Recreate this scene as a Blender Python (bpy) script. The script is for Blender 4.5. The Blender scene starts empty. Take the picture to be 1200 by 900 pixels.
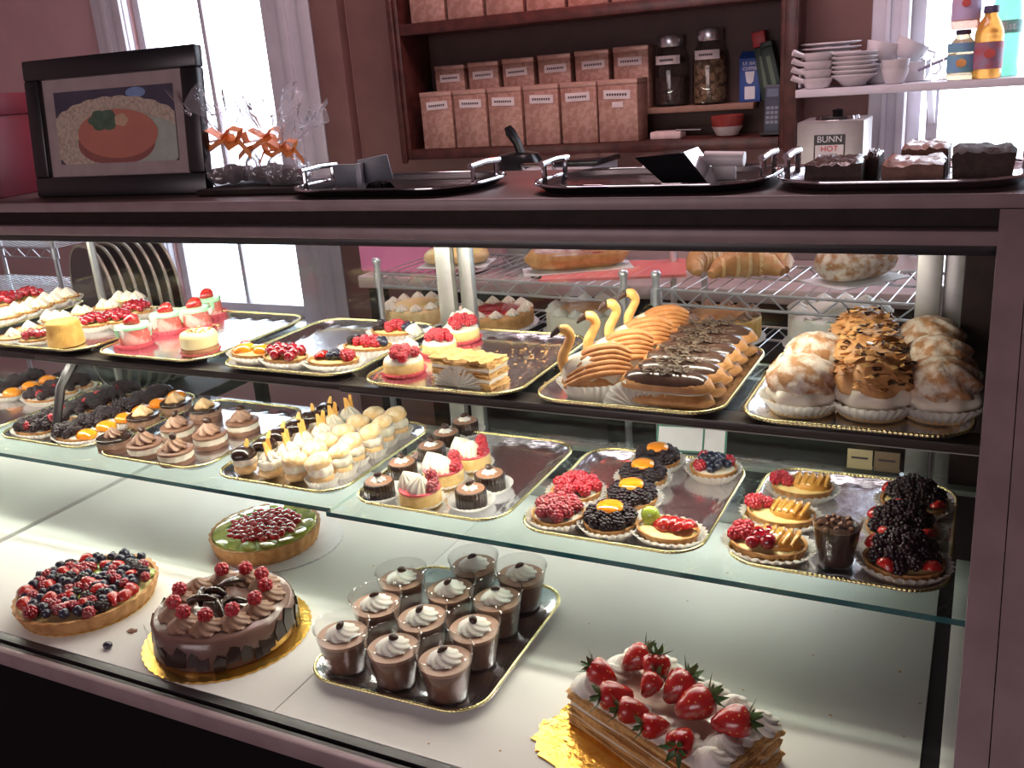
import bpy, bmesh, math, random
from mathutils import Vector, Matrix
PI = math.pi
random.seed(7)
C = bpy.context.scene.collection
SC = bpy.context.scene

# ------------------------------------------------------------------ camera
EYE = Vector((0.0, 0.0, 1.40))
YAW, PITCH, ROLL, FPX = math.radians(-27.54), math.radians(-18.37), math.radians(4.36), 1094.0
_f = Vector((math.sin(YAW)*math.cos(PITCH), math.cos(YAW)*math.cos(PITCH), math.sin(PITCH)))
_r0 = Vector((math.cos(YAW), -math.sin(YAW), 0)); _d0 = _f.cross(_r0)
_r = _r0*math.cos(ROLL) + _d0*math.sin(ROLL); _d = _f.cross(_r)
cam = bpy.data.cameras.new('camera'); camo = bpy.data.objects.new('camera', cam); C.objects.link(camo)
camo.matrix_world = Matrix(((_r.x, -_d.x, -_f.x, EYE.x), (_r.y, -_d.y, -_f.y, EYE.y), (_r.z, -_d.z, -_f.z, EYE.z), (0, 0, 0, 1)))
cam.sensor_width = 36.0; cam.lens = FPX/1200*36.0; cam.clip_start = .02
SC.camera = camo

# ------------------------------------------------------------------ world, light, exposure
SC.view_settings.view_transform = 'Standard'
try: SC.view_settings.look = 'None'
except Exception: pass
SC.view_settings.exposure = 0.0; SC.view_settings.gamma = 1.0
SC.view_settings.use_curve_mapping = False
SC.cycles.transparent_max_bounces = 24
W = bpy.data.worlds.new('sky'); SC.world = W; W.use_nodes = True
W.node_tree.nodes['Background'].inputs[0].default_value = (.86, .91, 1.0, 1)
W.node_tree.nodes['Background'].inputs[1].default_value = 7.0

def area(name, loc, to, sx, sy, power, col, portal=False):
    l = bpy.data.lights.new(name, 'AREA'); l.shape = 'RECTANGLE'; l.size = sx; l.size_y = sy; l.energy = power; l.color = col
    o = bpy.data.objects.new(name, l); C.objects.link(o); o.location = loc
    o.rotation_euler = (Vector(to) - Vector(loc)).to_track_quat('-Z', 'Y').to_euler()
    if portal: l.cycles.is_portal = True
    return o
# daylight enters through the two windows in the back wall (portals only guide the sampling)
area('window_portal', (-2.8, 3.02, 1.45), (-2.8, 0, 1.45), .70, 1.9, 1, (1, 1, 1), True)
area('window_portal', (.55, 3.02, 1.5), (.55, 0, 1.5), 1.55, 1.9, 1, (1, 1, 1), True)
# unseen fills added for ambient light: front wall and above the back counter
area('front_fill', (-1.4, -3.3, 1.5), (-1.4, 0, 1.3), 3.0, 1.4, 55, (1, .82, .86))
area('back_fill', (-.9, 1.9, 2.75), (-.9, 1.9, 0), 1.6, .5, 30, (1, .70, .74))
# fluorescent tubes inside the display case: under the top ledge and under the middle shelf
area('case_light', (-1.37, 1.150, 1.168), (-1.37, 1.36, .80), 2.4, .03, 11, (1, .95, .80))
area('case_light', (-1.37, 1.115, .9560), (-1.37, 1.08, .5), 2.4, .02, 7.0, (1, .95, .80))
area('case_light', (-1.37, 1.385, .7715), (-1.37, 1.05, .60), 2.4, .02, 5.0, (1, .96, .84))  # extra unseen strip added to brighten the deck under the lower shelf
# red-shaded lamp hanging in front of the tea cabinet, above the picture
def point(name, loc, power, col, r):
    l = bpy.data.lights.new(name, 'POINT'); l.energy = power; l.color = col; l.shadow_soft_size = r
    o = bpy.data.objects.new(name, l); C.objects.link(o); o.location = loc
point('red_lamp', (-1.15, 2.62, 1.78), 1.5, (1, .12, .07), .04)

def ray(px, py): return _f + _r*((px-600)/FPX) + _d*((py-450)/FPX)
def at(px, py, z):
    q = ray(px, py); return EYE + q*((z-EYE.z)/q.z)
def aty(px, py, Y):
    q = ray(px, py); return EYE + q*((Y-EYE.y)/q.y)

# ------------------------------------------------------------------ materials
MATS = {}
def M(name, c1, c2=None, scale=60, rough=.5, metal=0, bump=0, bscale=250, coat=0, sss=0, sssr=.01, spec=.5, detail=4, ramp=(.35, .65), emit=0, alpha=1):
    if name in MATS: return MATS[name]
    m = bpy.data.materials.new(name); m.use_nodes = True; nt = m.node_tree; n = nt.nodes; L = nt.links
    b = n['Principled BSDF']; b.inputs['Roughness'].default_value = rough; b.inputs['Metallic'].default_value = metal
    b.inputs['Coat Weight'].default_value = coat; b.inputs['Coat Roughness'].default_value = .08
    b.inputs['Specular IOR Level'].default_value = spec
    if sss: b.inputs['Subsurface Weight'].default_value = sss; b.inputs['Subsurface Radius'].default_value = (sssr, sssr*.6, sssr*.4); b.inputs['Subsurface Scale'].default_value = 1
    tc = n.new('ShaderNodeTexCoord')
    if c2 is None: c2 = tuple(min(1, x*.86) for x in c1)
    no = n.new('ShaderNodeTexNoise'); no.inputs['Scale'].default_value = scale; no.inputs['Detail'].default_value = detail
    L.new(tc.outputs['Object'], no.inputs['Vector'])
    r = n.new('ShaderNodeValToRGB'); r.color_ramp.elements[0].position = ramp[0]; r.color_ramp.elements[1].position = ramp[1]
    r.color_ramp.elements[0].color = (*c1, 1); r.color_ramp.elements[1].color = (*c2, 1)
    L.new(no.outputs['Fac'], r.inputs['Fac']); L.new(r.outputs['Color'], b.inputs['Base Color'])
    if bump:
        nb = n.new('ShaderNodeTexNoise'); nb.inputs['Scale'].default_value = bscale; nb.inputs['Detail'].default_value = 3
        L.new(tc.outputs['Object'], nb.inputs['Vector'])
        bp = n.new('ShaderNodeBump'); bp.inputs['Strength'].default_value = min(1, bump); bp.inputs['Distance'].default_value = .002
        L.new(nb.outputs['Fac'], bp.inputs['Height']); L.new(bp.outputs['Normal'], b.inputs['Normal'])
    if emit:
        L.new(r.outputs['Color'], b.inputs['Emission Color']); b.inputs['Emission Strength'].default_value = emit
    MATS[name] = m; return m
def glassy(name, tint=(.96, .98, .97), refl=1.0, rough=.0, bump=0, bscale=40, body=0, bodycol=(1, 1, 1)):
    """thin clear sheet: straight-through view plus Fresnel mirror reflection (plus a little white body for plastic film)"""
    if name in MATS: return MATS[name]
    m = bpy.data.materials.new(name); m.use_nodes = True; nt = m.node_tree; n = nt.nodes; L = nt.links; n.clear()
    o = n.new('ShaderNodeOutputMaterial'); t = n.new('ShaderNodeBsdfTransparent'); t.inputs[0].default_value = (*tint, 1)
    g = n.new('ShaderNodeBsdfGlossy'); g.inputs['Roughness'].default_value = rough
    fr = n.new('ShaderNodeLayerWeight'); fr.inputs['Blend'].default_value = .5
    pw = n.new('ShaderNodeMath'); pw.operation = 'POWER'; pw.inputs[1].default_value = 4.5; L.new(fr.outputs['Facing'], pw.inputs[0])
    ma = n.new('ShaderNodeMath'); ma.operation = 'MULTIPLY_ADD'; ma.inputs[1].default_value = .9; ma.inputs[2].default_value = .035; L.new(pw.outputs[0], ma.inputs[0])
    mu = n.new('ShaderNodeMath'); mu.operation = 'MULTIPLY'; mu.inputs[1].default_value = refl; mu.use_clamp = True
    mx = n.new('ShaderNodeMixShader'); L.new(ma.outputs[0], mu.inputs[0]); L.new(mu.outputs[0], mx.inputs[0])
    L.new(t.outputs[0], mx.inputs[1]); L.new(g.outputs[0], mx.inputs[2]); out = mx
    if bump:
        tc = n.new('ShaderNodeTexCoord'); nb = n.new('ShaderNodeTexNoise'); nb.inputs['Scale'].default_value = bscale
        L.new(tc.outputs['Object'], nb.inputs['Vector']); bp = n.new('ShaderNodeBump'); bp.inputs['Strength'].default_value = bump; bp.inputs['Distance'].default_value = .01
        L.new(nb.outputs[0], bp.inputs['Height']); L.new(bp.outputs[0], g.inputs['Normal']); L.new(bp.outputs[0], fr.inputs['Normal'])
    if body:
        d = n.new('ShaderNodeBsdfDiffuse'); d.inputs[0].default_value = (*bodycol, 1)
        tr = n.new('ShaderNodeBsdfTranslucent'); tr.inputs[0].default_value = (*bodycol, 1)
        ad = n.new('ShaderNodeMixShader'); ad.inputs[0].default_value = .5; L.new(d.outputs[0], ad.inputs[1]); L.new(tr.outputs[0], ad.inputs[2])
        m2 = n.new('ShaderNodeMixShader'); m2.inputs[0].default_value = body; L.new(mx.outputs[0], m2.inputs[1]); L.new(ad.outputs[0], m2.inputs[2]); out = m2
    L.new(out.outputs[0], o.inputs[0]); MATS[name] = m; return m
def trans(name, col, w=.5, rough=.6):
    """thin paper: diffuse with light coming through"""
    if name in MATS: return MATS[name]
    m = bpy.data.materials.new(name); m.use_nodes = True; nt = m.node_tree; n = nt.nodes; L = nt.links; n.clear()
    o = n.new('ShaderNodeOutputMaterial'); d = n.new('ShaderNodeBsdfDiffuse'); t = n.new('ShaderNodeBsdfTranslucent')
    d.inputs[0].default_value = (*col, 1); t.inputs[0].default_value = (*col, 1)
    mx = n.new('ShaderNodeMixShader'); mx.inputs[0].default_value = w
    L.new(d.outputs[0], mx.inputs[1]); L.new(t.outputs[0], mx.inputs[2]); L.new(mx.outputs[0], o.inputs[0]); MATS[name] = m; return m

# room
wall_m = M('brown_wall_paint', (.23, .120, .105), (.20, .102, .090), 8, .6, bump=.1, bscale=60)
wallpink = M('pink_wall_paint', (.58, .36, .37), (.53, .33, .34), 8, .6, bump=.1, bscale=60)
floor_m = M('grey_floor', (.20, .19, .20), (.16, .15, .16), 5, .4)
ceil_m = M('ceiling_paint', (.10, .07, .065), None, 5, .8)
whitetrim = M('white_trim_paint', (.66, .64, .70), (.60, .58, .64), 12, .4)
pane_m = glassy('window_glass', (.97, .98, 1), .6)
cabwood = M('dark_red_wood', (.095, .030, .024), (.05, .016, .013), 30, .35, bump=.15, bscale=80)
palewood = M('pale_wood_edge', (.30, .17, .12), (.24, .13, .09), 40, .5)
counter_m = M('back_counter_laminate', (.52, .40, .40), (.46, .35, .35), 10, .3)
darkmetal = M('dark_painted_metal', (.02, .018, .02), None, 30, .35)
# case
pinkwood = M('mauve_painted_wood', (.26, .19, .20), (.22, .16, .168), 25, .38, bump=.1, bscale=90)
darkwood = M('near_black_wood', (.022, .012, .012), (.015, .008, .008), 40, .6, bump=.1, spec=.2)
ledge_m = M('brown_ledge_laminate', (.075, .045, .045), (.055, .032, .032), 20, .42)
deck_m = M('white_deck_laminate', (.80, .79, .76), (.75, .74, .71), 6, .5, spec=.3)
black_m = M('black_base', (.005, .004, .005), None, 20, .8, spec=.1)
alu = M('aluminium', (.40, .40, .37), (.35, .35, .33), 30, .36, metal=.75)
glass_f = glassy('front_glass', (.975, .985, .98), .5)
glass_b = glassy('sliding_door_glass', (.93, .955, .95), 1.0)
glass_s = glassy('shelf_glass', (.90, .96, .94), 1.0)
glass_e = M('green_glass_edge', (.012, .10, .11), (.008, .075, .085), 40, .15, spec=.6)
chrome = M('chrome', (.80, .80, .82), None, 20, .09, metal=1)
traym = M('silver_tray_metal', (.80, .80, .84), (.70, .70, .76), 18, .2, metal=1, bump=.35, bscale=45)
litrim = M('lamp_tinted_rim', (.88, .80, .42), (.80, .72, .34), 40, .16, metal=1)  # yellow reflection of the tubes put into the rim colour
# food
crust = M('baked_crust', (.62, .34, .13), (.44, .20, .06), 55, .6, bump=.5, bscale=400)
crustpale = M('pale_choux', (.78, .56, .30), (.62, .36, .15), 45, .6, bump=.5, bscale=300)
choux = M('choux', (.60, .31, .12), (.40, .17, .05), 40, .5, bump=.6, bscale=200)
sugar = M('sugared_choux', (.70, .60, .50), (.40, .19, .08), 55, .75, bump=.7, bscale=220, ramp=(.42, .60))
cream = M('whipped_cream', (.74, .68, .58), (.69, .62, .51), 60, .45, sss=.25, sssr=.004)
creamw = M('white_cream', (.76, .73, .68), (.71, .68, .62), 60, .45, sss=.25, sssr=.004)
custard = M('custard', (.86, .70, .33), (.80, .60, .22), 50, .35, sss=.2, sssr=.004)
sponge = M('yellow_sponge', (.80, .58, .26), (.68, .44, .15), 90, .8, bump=.8, bscale=500)
goldcake = M('golden_sponge', (.80, .48, .12), (.66, .34, .07), 60, .55, bump=.4, bscale=300)
choc = M('dark_chocolate', (.035, .016, .011), (.022, .010, .007), 40, .22, coat=.4)
chocm = M('milk_chocolate_mousse', (.22, .105, .065), (.17, .078, .046), 60, .45, bump=.2)
chocc = M('chocolate_cream', (.34, .20, .14), (.28, .155, .10), 60, .45, sss=.1, sssr=.003)
chocbrown = M('brownie_crumb', (.045, .022, .018), (.025, .012, .010), 120, .7, bump=1, bscale=350)
choctop = M('shiny_brownie_top', (.10, .05, .04), (.05, .024, .02), 60, .25, bump=.8, bscale=120)
mousse = M('pudding_mousse', (.26, .13, .085), (.21, .10, .065), 40, .35)
puddingd = M('dark_pudding', (.075, .035, .025), (.05, .022, .016), 40, .3)
rasp = M('raspberry_red', (.50, .016, .030), (.30, .006, .016), 120, .2, coat=.5, sss=.15, sssr=.004)
cherry = M('glazed_berry_red', (.40, .010, .022), (.22, .005, .012), 60, .1, coat=.9)
black = M('blackberry_black', (.008, .004, .007), (.020, .005, .009), 120, .14, coat=.3, spec=.35)
blue = M('blueberry_blue', (.022, .026, .055), (.012, .014, .03), 90, .28, coat=.3)
straw = M('strawberry_red', (.50, .020, .018), (.36, .010, .012), 60, .18, coat=.6, sss=.15, sssr=.004, bump=.35, bscale=330)
apricot = M('glazed_apricot', (.90, .33, .020), (.80, .24, .012), 30, .1, coat=.9, sss=.25, sssr=.006)
pear = M('glazed_pear', (.72, .40, .10), (.58, .26, .05), 40, .1, coat=.9)
kiwi = M('kiwi_green', (.38, .46, .07), (.22, .32, .03), 90, .2, coat=.6)
leafm = M('leaf_green', (.055, .12, .025), (.03, .07, .015), 60, .45)
mint = M('mint_icing', (.42, .74, .46), (.34, .66, .38), 40, .3)
pinksp = M('pink_sponge', (.62, .20, .15), (.48, .12, .10), 50, .6, bump=.4)
paperw = trans('white_baking_paper', (.82, .80, .76))
paperp = trans('pink_baking_paper', (.80, .16, .20), .4)
boardw = M('white_card', (.78, .77, .80), None, 20, .5)
boardg = M('gold_card', (.85, .52, .12), (.72, .38, .06), 30, .25, metal=.9, bump=.7, bscale=90)
rackm = M('rack_chrome', (.70, .70, .74), None, 20, .34, metal=.8)
def seeded(m, scale=230, dot=.16, col=(.75, .50, .16)):
    n = m.node_tree.nodes; L = m.node_tree.links; b = n['Principled BSDF']; src = b.inputs['Base Color'].links[0].from_socket
    v = n.new('ShaderNodeTexVoronoi'); v.inputs['Scale'].default_value = scale; tc = n.new('ShaderNodeTexCoord'); L.new(tc.outputs['Object'], v.inputs['Vector'])
    lt = n.new('ShaderNodeMath'); lt.operation = 'LESS_THAN'; lt.inputs[1].default_value = dot; L.new(v.outputs['Distance'], lt.inputs[0])
    mx = n.new('ShaderNodeMixRGB'); L.new(lt.outputs[0], mx.inputs[0]); L.new(src, mx.inputs[1]); mx.inputs[2].default_value = (*col, 1); L.new(mx.outputs[0], b.inputs['Base Color'])
seeded(straw)
beanm = M('coffee_bean', (.045, .018, .012), None, 60, .3)
clearpl = glassy('clear_plastic', (.95, .95, .95), 1.3, .03)
# ------------------------------------------------------------------ mesh builder
def spl(pts, n=5, rad=None):
    """Catmull-Rom resampling of a polyline (and of its radii)"""
    P = [Vector(p) for p in pts]; out, R = [], []
    for i in range(len(P)-1):
        a, b, c, d = P[max(i-1, 0)], P[i], P[i+1], P[min(i+2, len(P)-1)]
        for k in range(n):
            t = k/n; out.append(.5*((2*b)+(c-a)*t+(2*a-5*b+4*c-d)*t*t+(3*b-a-3*c+d)*t**3))
            if rad: R.append(rad[i]+(rad[i+1]-rad[i])*t)
    out.append(P[-1])
    if rad: return out, R+[rad[-1]]
    return out
class MB:
    def __init__(s): s.v = []; s.f = []
    def add(s, vs, fs, mt=None):
        o = len(s.v)
        s.v += [tuple(mt @ Vector(p)) if mt else tuple(p) for p in vs]
        s.f += [tuple(i+o for i in f) for f in fs]; return s
    def lathe(s, prof, n=24, fn=None, mt=None):
        vs, fs, rows = [], [], []
        for i, (r, z) in enumerate(prof):
            if r < 1e-6: rows.append([len(vs)]); vs.append((0, 0, z))
            else:
                row = []
                for k in range(n):
                    a = 2*PI*k/n; m = fn(a, i) if fn else 1
                    row.append(len(vs)); vs.append((r*m*math.cos(a), r*m*math.sin(a), z))
                rows.append(row)
        for A, B in zip(rows, rows[1:]):
            if len(A) == 1 and len(B) == 1: continue
            for k in range(n):
                k2 = (k+1) % n
                if len(A) == 1: fs.append((A[0], B[k2], B[k]))
                elif len(B) == 1: fs.append((A[k], A[k2], B[0]))
                else: fs.append((A[k], A[k2], B[k2], B[k]))
        return s.add(vs, fs, mt)
    def ell(s, c, r, nu=12, nv=8, fn=None, mt=None):
        vs = [(c[0], c[1], c[2]-r[2])]; fs = []
        for j in range(1, nv):
            t = -PI/2 + PI*j/nv
            for k in range(nu):
                a = 2*PI*k/nu; m = fn(a, j) if fn else 1
                vs.append((c[0]+r[0]*m*math.cos(t)*math.cos(a), c[1]+r[1]*m*math.cos(t)*math.sin(a), c[2]+r[2]*m*math.sin(t)))
        vs.append((c[0], c[1], c[2]+r[2])); T = len(vs)-1
        for k in range(nu):
            k2 = (k+1) % nu
            fs.append((0, 1+k2, 1+k)); fs.append((T, T-nu+k, T-nu+k2))
            for j in range(nv-2):
                a = 1+j*nu; fs.append((a+k, a+k2, a+nu+k2, a+nu+k))
        return s.add(vs, fs, mt)
    def box(s, c, d, bev=0, mt=None):
        bm = bmesh.new(); bmesh.ops.create_cube(bm, size=1)
        for v in bm.verts: v.co = Vector((v.co.x*d[0], v.co.y*d[1], v.co.z*d[2])) + Vector(c)
        if bev: bmesh.ops.bevel(bm, geom=bm.edges[:], offset=bev, segments=2, affect='EDGES', profile=.5)
        bm.verts.index_update()
        s.add([v.co[:] for v in bm.verts], [tuple(v.index for v in f.verts) for f in bm.faces], mt); bm.free(); return s
    def span(s, a, b, bev=0): return s.box([(x+y)/2 for x, y in zip(a, b)], [abs(y-x) for x, y in zip(a, b)], bev)
    def tube(s, pts, r, n=8, closed=False, mt=None):
        P = [Vector(p) for p in pts]; N = len(P); R = r if isinstance(r, (list, tuple)) else [r]*N
        vs, fs = [], []; up = None
        for i in range(N):
            t = (P[(i+1) % N] - P[i-1]) if closed else (P[min(i+1, N-1)] - P[max(i-1, 0)])
            t.normalize()
            if up is None: up = Vector((0, 0, 1)) if abs(t.z) < .9 else Vector((1, 0, 0))
            x = t.cross(up)
            if x.length < 1e-6: x = t.orthogonal()
            x.normalize(); y = x.cross(t).normalized(); up = y
            for k in range(n):
                a = 2*PI*k/n; q = P[i] + (x*math.cos(a) + y*math.sin(a))*R[i]; vs.append(q[:])
        for i in range(N if closed else N-1):
            j = (i+1) % N
            for k in range(n): fs.append((i*n+k, i*n+(k+1) % n, j*n+(k+1) % n, j*n+k))
        if not closed: fs.append(tuple(range(n))[::-1]); fs.append(tuple((N-1)*n+k for k in range(n)))
        return s.add(vs, fs, mt)
    def prism(s, poly, z0, z1, mt=None):
        n = len(poly)
        vs = [(x, y, z0) for x, y in poly] + [(x, y, z1) for x, y in poly]
        fs = [tuple(range(n))[::-1], tuple(range(n, 2*n))] + [(k, (k+1) % n, n+(k+1) % n, n+k) for k in range(n)]
        return s.add(vs, fs, mt)
    def mesh(s, name, mat, angle=38, smooth=True):
        m = bpy.data.meshes.new(name); m.from_pydata(s.v, [], s.f); m.materials.append(mat)
        bm = bmesh.new(); bm.from_mesh(m); bmesh.ops.recalc_face_normals(bm, faces=bm.faces[:]); bm.to_mesh(m); bm.free()
        if smooth:
            m.shade_smooth(); m.set_sharp_from_angle(angle=math.radians(angle))
        m.update(); return m
CACHE = {}
def cm(key, fn):
    if key not in CACHE: CACHE[key] = fn()
    return CACHE[key]
def put(parent, name, mesh, loc=(0, 0, 0), rot=(0, 0, 0), sc=(1, 1, 1)):
    o = bpy.data.objects.new(name, mesh); C.objects.link(o)
    if parent is not None: o.parent = parent
    o.location = loc; o.rotation_euler = rot; o.scale = sc if isinstance(sc, (tuple, list)) else (sc,)*3
    return o
def thing(name, label, cat, loc=(0, 0, 0), rz=0, group=None, rot=None):
    o = bpy.data.objects.new(name, None); C.objects.link(o); o.empty_display_size = .02
    o.location = loc; o.rotation_euler = rot if rot else (0, 0, rz); o['label'] = label; o['category'] = cat
    if group: o['group'] = group
    return o
def tag(o, label, cat, group=None):
    o['label'] = label; o['category'] = cat
    if group: o['group'] = group
    return o
def struct(name, mb, mat, label=None, smooth=True):
    o = put(None, name, mb.mesh(name, mat)); o['kind'] = 'structure'
    if label: o['label'] = label; o['category'] = name.split('_')[0]
    return o
def part(parent, name, mb, mat, loc=(0, 0, 0), rot=(0, 0, 0), sc=(1, 1, 1), label=None):
    o = put(parent, name, mb.mesh(name, mat), loc, rot, sc)
    if label: o['label'] = label
    return o
def rnd(a, b): return random.uniform(a, b)
def text(parent, name, s, size, loc, rot, mat, ext=.0004):
    c = bpy.data.curves.new(name, 'FONT'); c.body = s; c.size = size; c.extrude = ext; c.align_x = 'CENTER'; c.align_y = 'CENTER'
    tmp = bpy.data.objects.new(name, c); C.objects.link(tmp); dg = bpy.context.evaluated_depsgraph_get(); dg.update()
    me = bpy.data.meshes.new_from_object(tmp.evaluated_get(dg)); me.materials.clear(); me.materials.append(mat); bpy.data.objects.remove(tmp); bpy.data.curves.remove(c)
    return put(parent, name, me, loc, rot)

# ------------------------------------------------------------------ room shell
def wall_with_holes(name, x0, x1, z0, z1, y, th, holes, mat, label):
    mb = MB(); xs = sorted({x0, x1, *[h[0] for h in holes], *[h[1] for h in holes]}); zs = sorted({z0, z1, *[h[2] for h in holes], *[h[3] for h in holes]})
    for a, b in zip(xs, xs[1:]):
        for c, d in zip(zs, zs[1:]):
            if any(h[0] <= a and b <= h[1] and h[2] <= c and d <= h[3] for h in holes): continue
            mb.span((a, y, c), (b, y+th, d))
    return struct(name, mb, mat, label)
WY = 2.95
LW = (-3.14, -2.45, .50, 2.45); RW = (-.22, 1.35, .55, 2.45)
wall_with_holes('wall_back', -2.09, 1.9, 0, 2.9, WY, .12, [RW], wall_m, 'brown painted back wall behind the tea cabinet')
wall_with_holes('wall_back', -4.4, -2.09, 0, 2.9, WY, .12, [LW], wallpink, 'mauve pink wall around the tall bright window')
struct('wall_left', MB().span((-4.5, -3.4, 0), (-4.4, 3.07, 2.9)), wallpink, 'mauve side wall beyond the tall window')
struct('wall_right', MB().span((1.9, -3.4, 0), (2.0, 3.07, 2.9)), wall_m, 'brown side wall beyond the window with bottles')
struct('wall_front', MB().span((-4.4, -3.5, 0), (1.9, -3.4, 2.9)), wallpink, 'mauve wall of the customer side')
struct('floor', MB().span((-4.4, -3.4, -.1), (1.9, 3.0, 0)), floor_m, 'grey shop floor behind the display case')
struct('ceiling', MB().span((-4.5, -3.5, 2.9), (2.0, 3.07, 3.0)), ceil_m, 'plain ceiling of the shop')
struct('trim_1', MB().span((-2.21, 2.90, 0), (-2.09, 2.95, 2.9), .004), wall_m, 'brown corner pilaster between window and cabinet')
def window(name, h, casing_l, casing_r, mulls, label):
    x0, x1, z0, z1 = h
    root = bpy.data.objects.new(name, None); C.objects.link(root); root['kind'] = 'structure'; root['label'] = label; root['category'] = 'window'
    for a, b in ((x0-casing_l, x0), (x1, x1+casing_r)):
        mb = MB().span((a, WY-.03, z0-.10), (b, WY, z1+.12), .006)
        mb.span((a+.35*(b-a), WY-.042, z0-.1), (a+.5*(b-a), WY-.028, z1+.12), .003)
        mb.span((a+.75*(b-a), WY-.045, z0-.1), (a+.97*(b-a), WY-.028, z1+.12), .003)
        part(root, 'casing', mb, whitetrim)
    part(root, 'head_casing', MB().span((x0-casing_l, WY-.035, z1), (x1+casing_r, WY, z1+.13), .005), whitetrim)
    part(root, 'sill', MB().span((x0-casing_l-.02, WY-.09, z0-.05), (x1+casing_r+.02, WY+.06, z0), .006), whitetrim)
    fr = MB()
    for a, b, c, d in ((x0, x0+.035, z0, z1), (x1-.035, x1, z0, z1), (x0, x1, z0, z0+.05), (x0, x1, z1-.05, z1)): fr.span((a, WY+.02, c), (b, WY+.07, d))
    part(root, 'sash_frame', fr, whitetrim)
    for x in mulls: part(root, 'mullion', MB().span((x-.010, WY+.03, z0+.05), (x+.010, WY+.06, z1-.05), .002), whitetrim)
    xs = [x0+.035, *mulls, x1-.035]
    for a, b in zip(xs, xs[1:]): part(root, 'pane', MB().span((a, WY+.043, z0+.05), (b, WY+.047, z1-.05)), pane_m)
window('window_1', LW, .18, .24, [-2.795], 'tall overexposed window with white casing behind the framed picture')
window('window_2', RW, .10, .10, [.57], 'bright window behind the white shelf of bottles and dishes')
# ------------------------------------------------------------------ display case
ZD, ZL, ZU, ZT = .656, .788, .968, 1.244      # deck, lower shelf, middle shelf, top ledge
XL, XR, YB = -2.62, .022, 1.42
railm = M('dark_brown_rail', (.045, .034, .030), (.034, .026, .023), 20, .35)
case = thing('display_case', 'long mauve and black pastry display case with slanted glass front', 'display case', (-1.2, 1.1, 0))
def cp(name, mb, mat, par=None, label=None):
    o = put(par or case, name, mb.mesh(name, mat)); 
    if label: o['label'] = label
    if par is None: o.matrix_parent_inverse = Matrix.Translation((1.2, -1.1, 0))
    return o
cp('base', MB().span((XL, .71, 0), (.12, YB+.03, .628), .004), black_m)
cp('base_floor', MB().span((XL, .73, .628), (.03, YB, .640)), black_m)
cp('front_rail', MB().span((XL, .694, .632), (.046, .706, .656), .002), pinkwood)
cp('glass_channel', MB().span((XL, .706, .632), (.03, .712, .654)).span((XL, .718, .632), (.03, .731, .6555)).span((XL, .712, .632), (.03, .718, .646)), darkmetal)
for a, b in ((XL, -1.577), (-1.561, -.7585), (-.7572, -.016), (.003, .029)):
    cp('deck_panel', MB().span((a, .732, .640), (b, YB-.01, ZD), .0008), deck_m)
cp('deck_strip', MB().span((-.0155, .732, .640), (.0025, YB-.01, .653)), darkmetal)
# slanted post and end panels at the right
def slant(x0, x1, y0, z0, y1, z1, th):
    mb = MB(); d = Vector((0, y1-y0, z1-z0)).normalized(); n = Vector((0, d.z, -d.y))
    vs = [(x, y+n.y*o, z+n.z*o) for x in (x0, x1) for (y, z) in ((y0, z0), (y1, z1)) for o in (0, th)]
    return mb.add(vs, [(0, 1, 3, 2), (4, 6, 7, 5), (0, 4, 5, 1), (2, 3, 7, 6), (0, 2, 6, 4), (1, 5, 7, 3)])
cp('corner_post', slant(.0145, .0425, .690, .60, 1.108, 1.228, .03), pinkwood)
cp('outer_post', slant(.0435, .075, .688, .60, 1.106, 1.228, .04), pinkwood)
E_ = MB(); E_.add([(.030, .735, .60), (.030, YB, .60), (.030, YB, 1.228), (.030, 1.15, 1.228), (.0425, .735, .60), (.0425, YB, .60), (.0425, YB, 1.228), (.0425, 1.15, 1.228)],
       [(0, 1, 2, 3), (4, 7, 6, 5), (0, 3, 7, 4), (1, 5, 6, 2), (0, 4, 5, 1), (2, 6, 7, 3)])
cp('end_panel', E_, darkwood)
# top: ledge board, dark frieze, trim, lamp housing
cp('top_ledge', MB().span((XL, 1.115, 1.228), (.14, YB+.02, ZT), .002), ledge_m)
cp('front_nosing', MB().span((XL, 1.109, 1.2282), (.14, 1.1148, ZT), .002), pinkwood)
cp('frieze', MB().span((XL, 1.140, 1.204), (.0425, 1.155, 1.228)), darkwood)
cp('top_trim', MB().span((XL, 1.112, 1.187), (.0425, 1.150, 1.204), .003), pinkwood)
cp('lamp_housing', MB().span((XL, 1.126, 1.174), (.0425, 1.20, 1.187), .001), darkmetal)
cp('inner_ceiling', MB().span((XL, 1.201, 1.222), (.0295, YB-.013, 1.2278)), deck_m)
# front glass
for a, b in ((XL, -1.572), (-1.568, .0140)):
    cp('front_glass', slant(a, b, .712, .648, 1.124, 1.180, .005), glass_f)
# shelves
for (a, b, yf) in ((-.862, XR, 1.010), (-1.80, -.8635, 1.022), (XL, -1.802, 1.022)):
    s = cp('lower_glass_shelf', MB().span((a, yf+.0015, ZL-.007), (b, YB-.02, ZL)), glass_s)
    e = cp('glass_edge', MB().span((a, yf, ZL-.007), (b, yf+.0014, ZL)), glass_e); 
for (a, b, yf) in ((-.862, XR, 1.084), (-1.568, -.8635, 1.090), (XL, -1.5695, 1.090)):
    cp('middle_glass_shelf', MB().span((a, yf+.0405, ZU-.007), (b, YB-.02, ZU)), glass_s)
    cp('shelf_rail', MB().span((a, yf, ZU-.010), (b, yf+.040, ZU+.0008), .001), railm)
    cp('rail_lip', MB().span((a, yf-.001, ZU-.0115), (b, yf+.004, ZU-.0102)), alu)
for x in (-1.569,):
    cp('shelf_bracket', MB().tube([(x, 1.09, ZL+.001), (x, 1.13, ZL+.10), (x, 1.20, ZU-.008)], [.008, .009, .013], 8), darkmetal)
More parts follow.
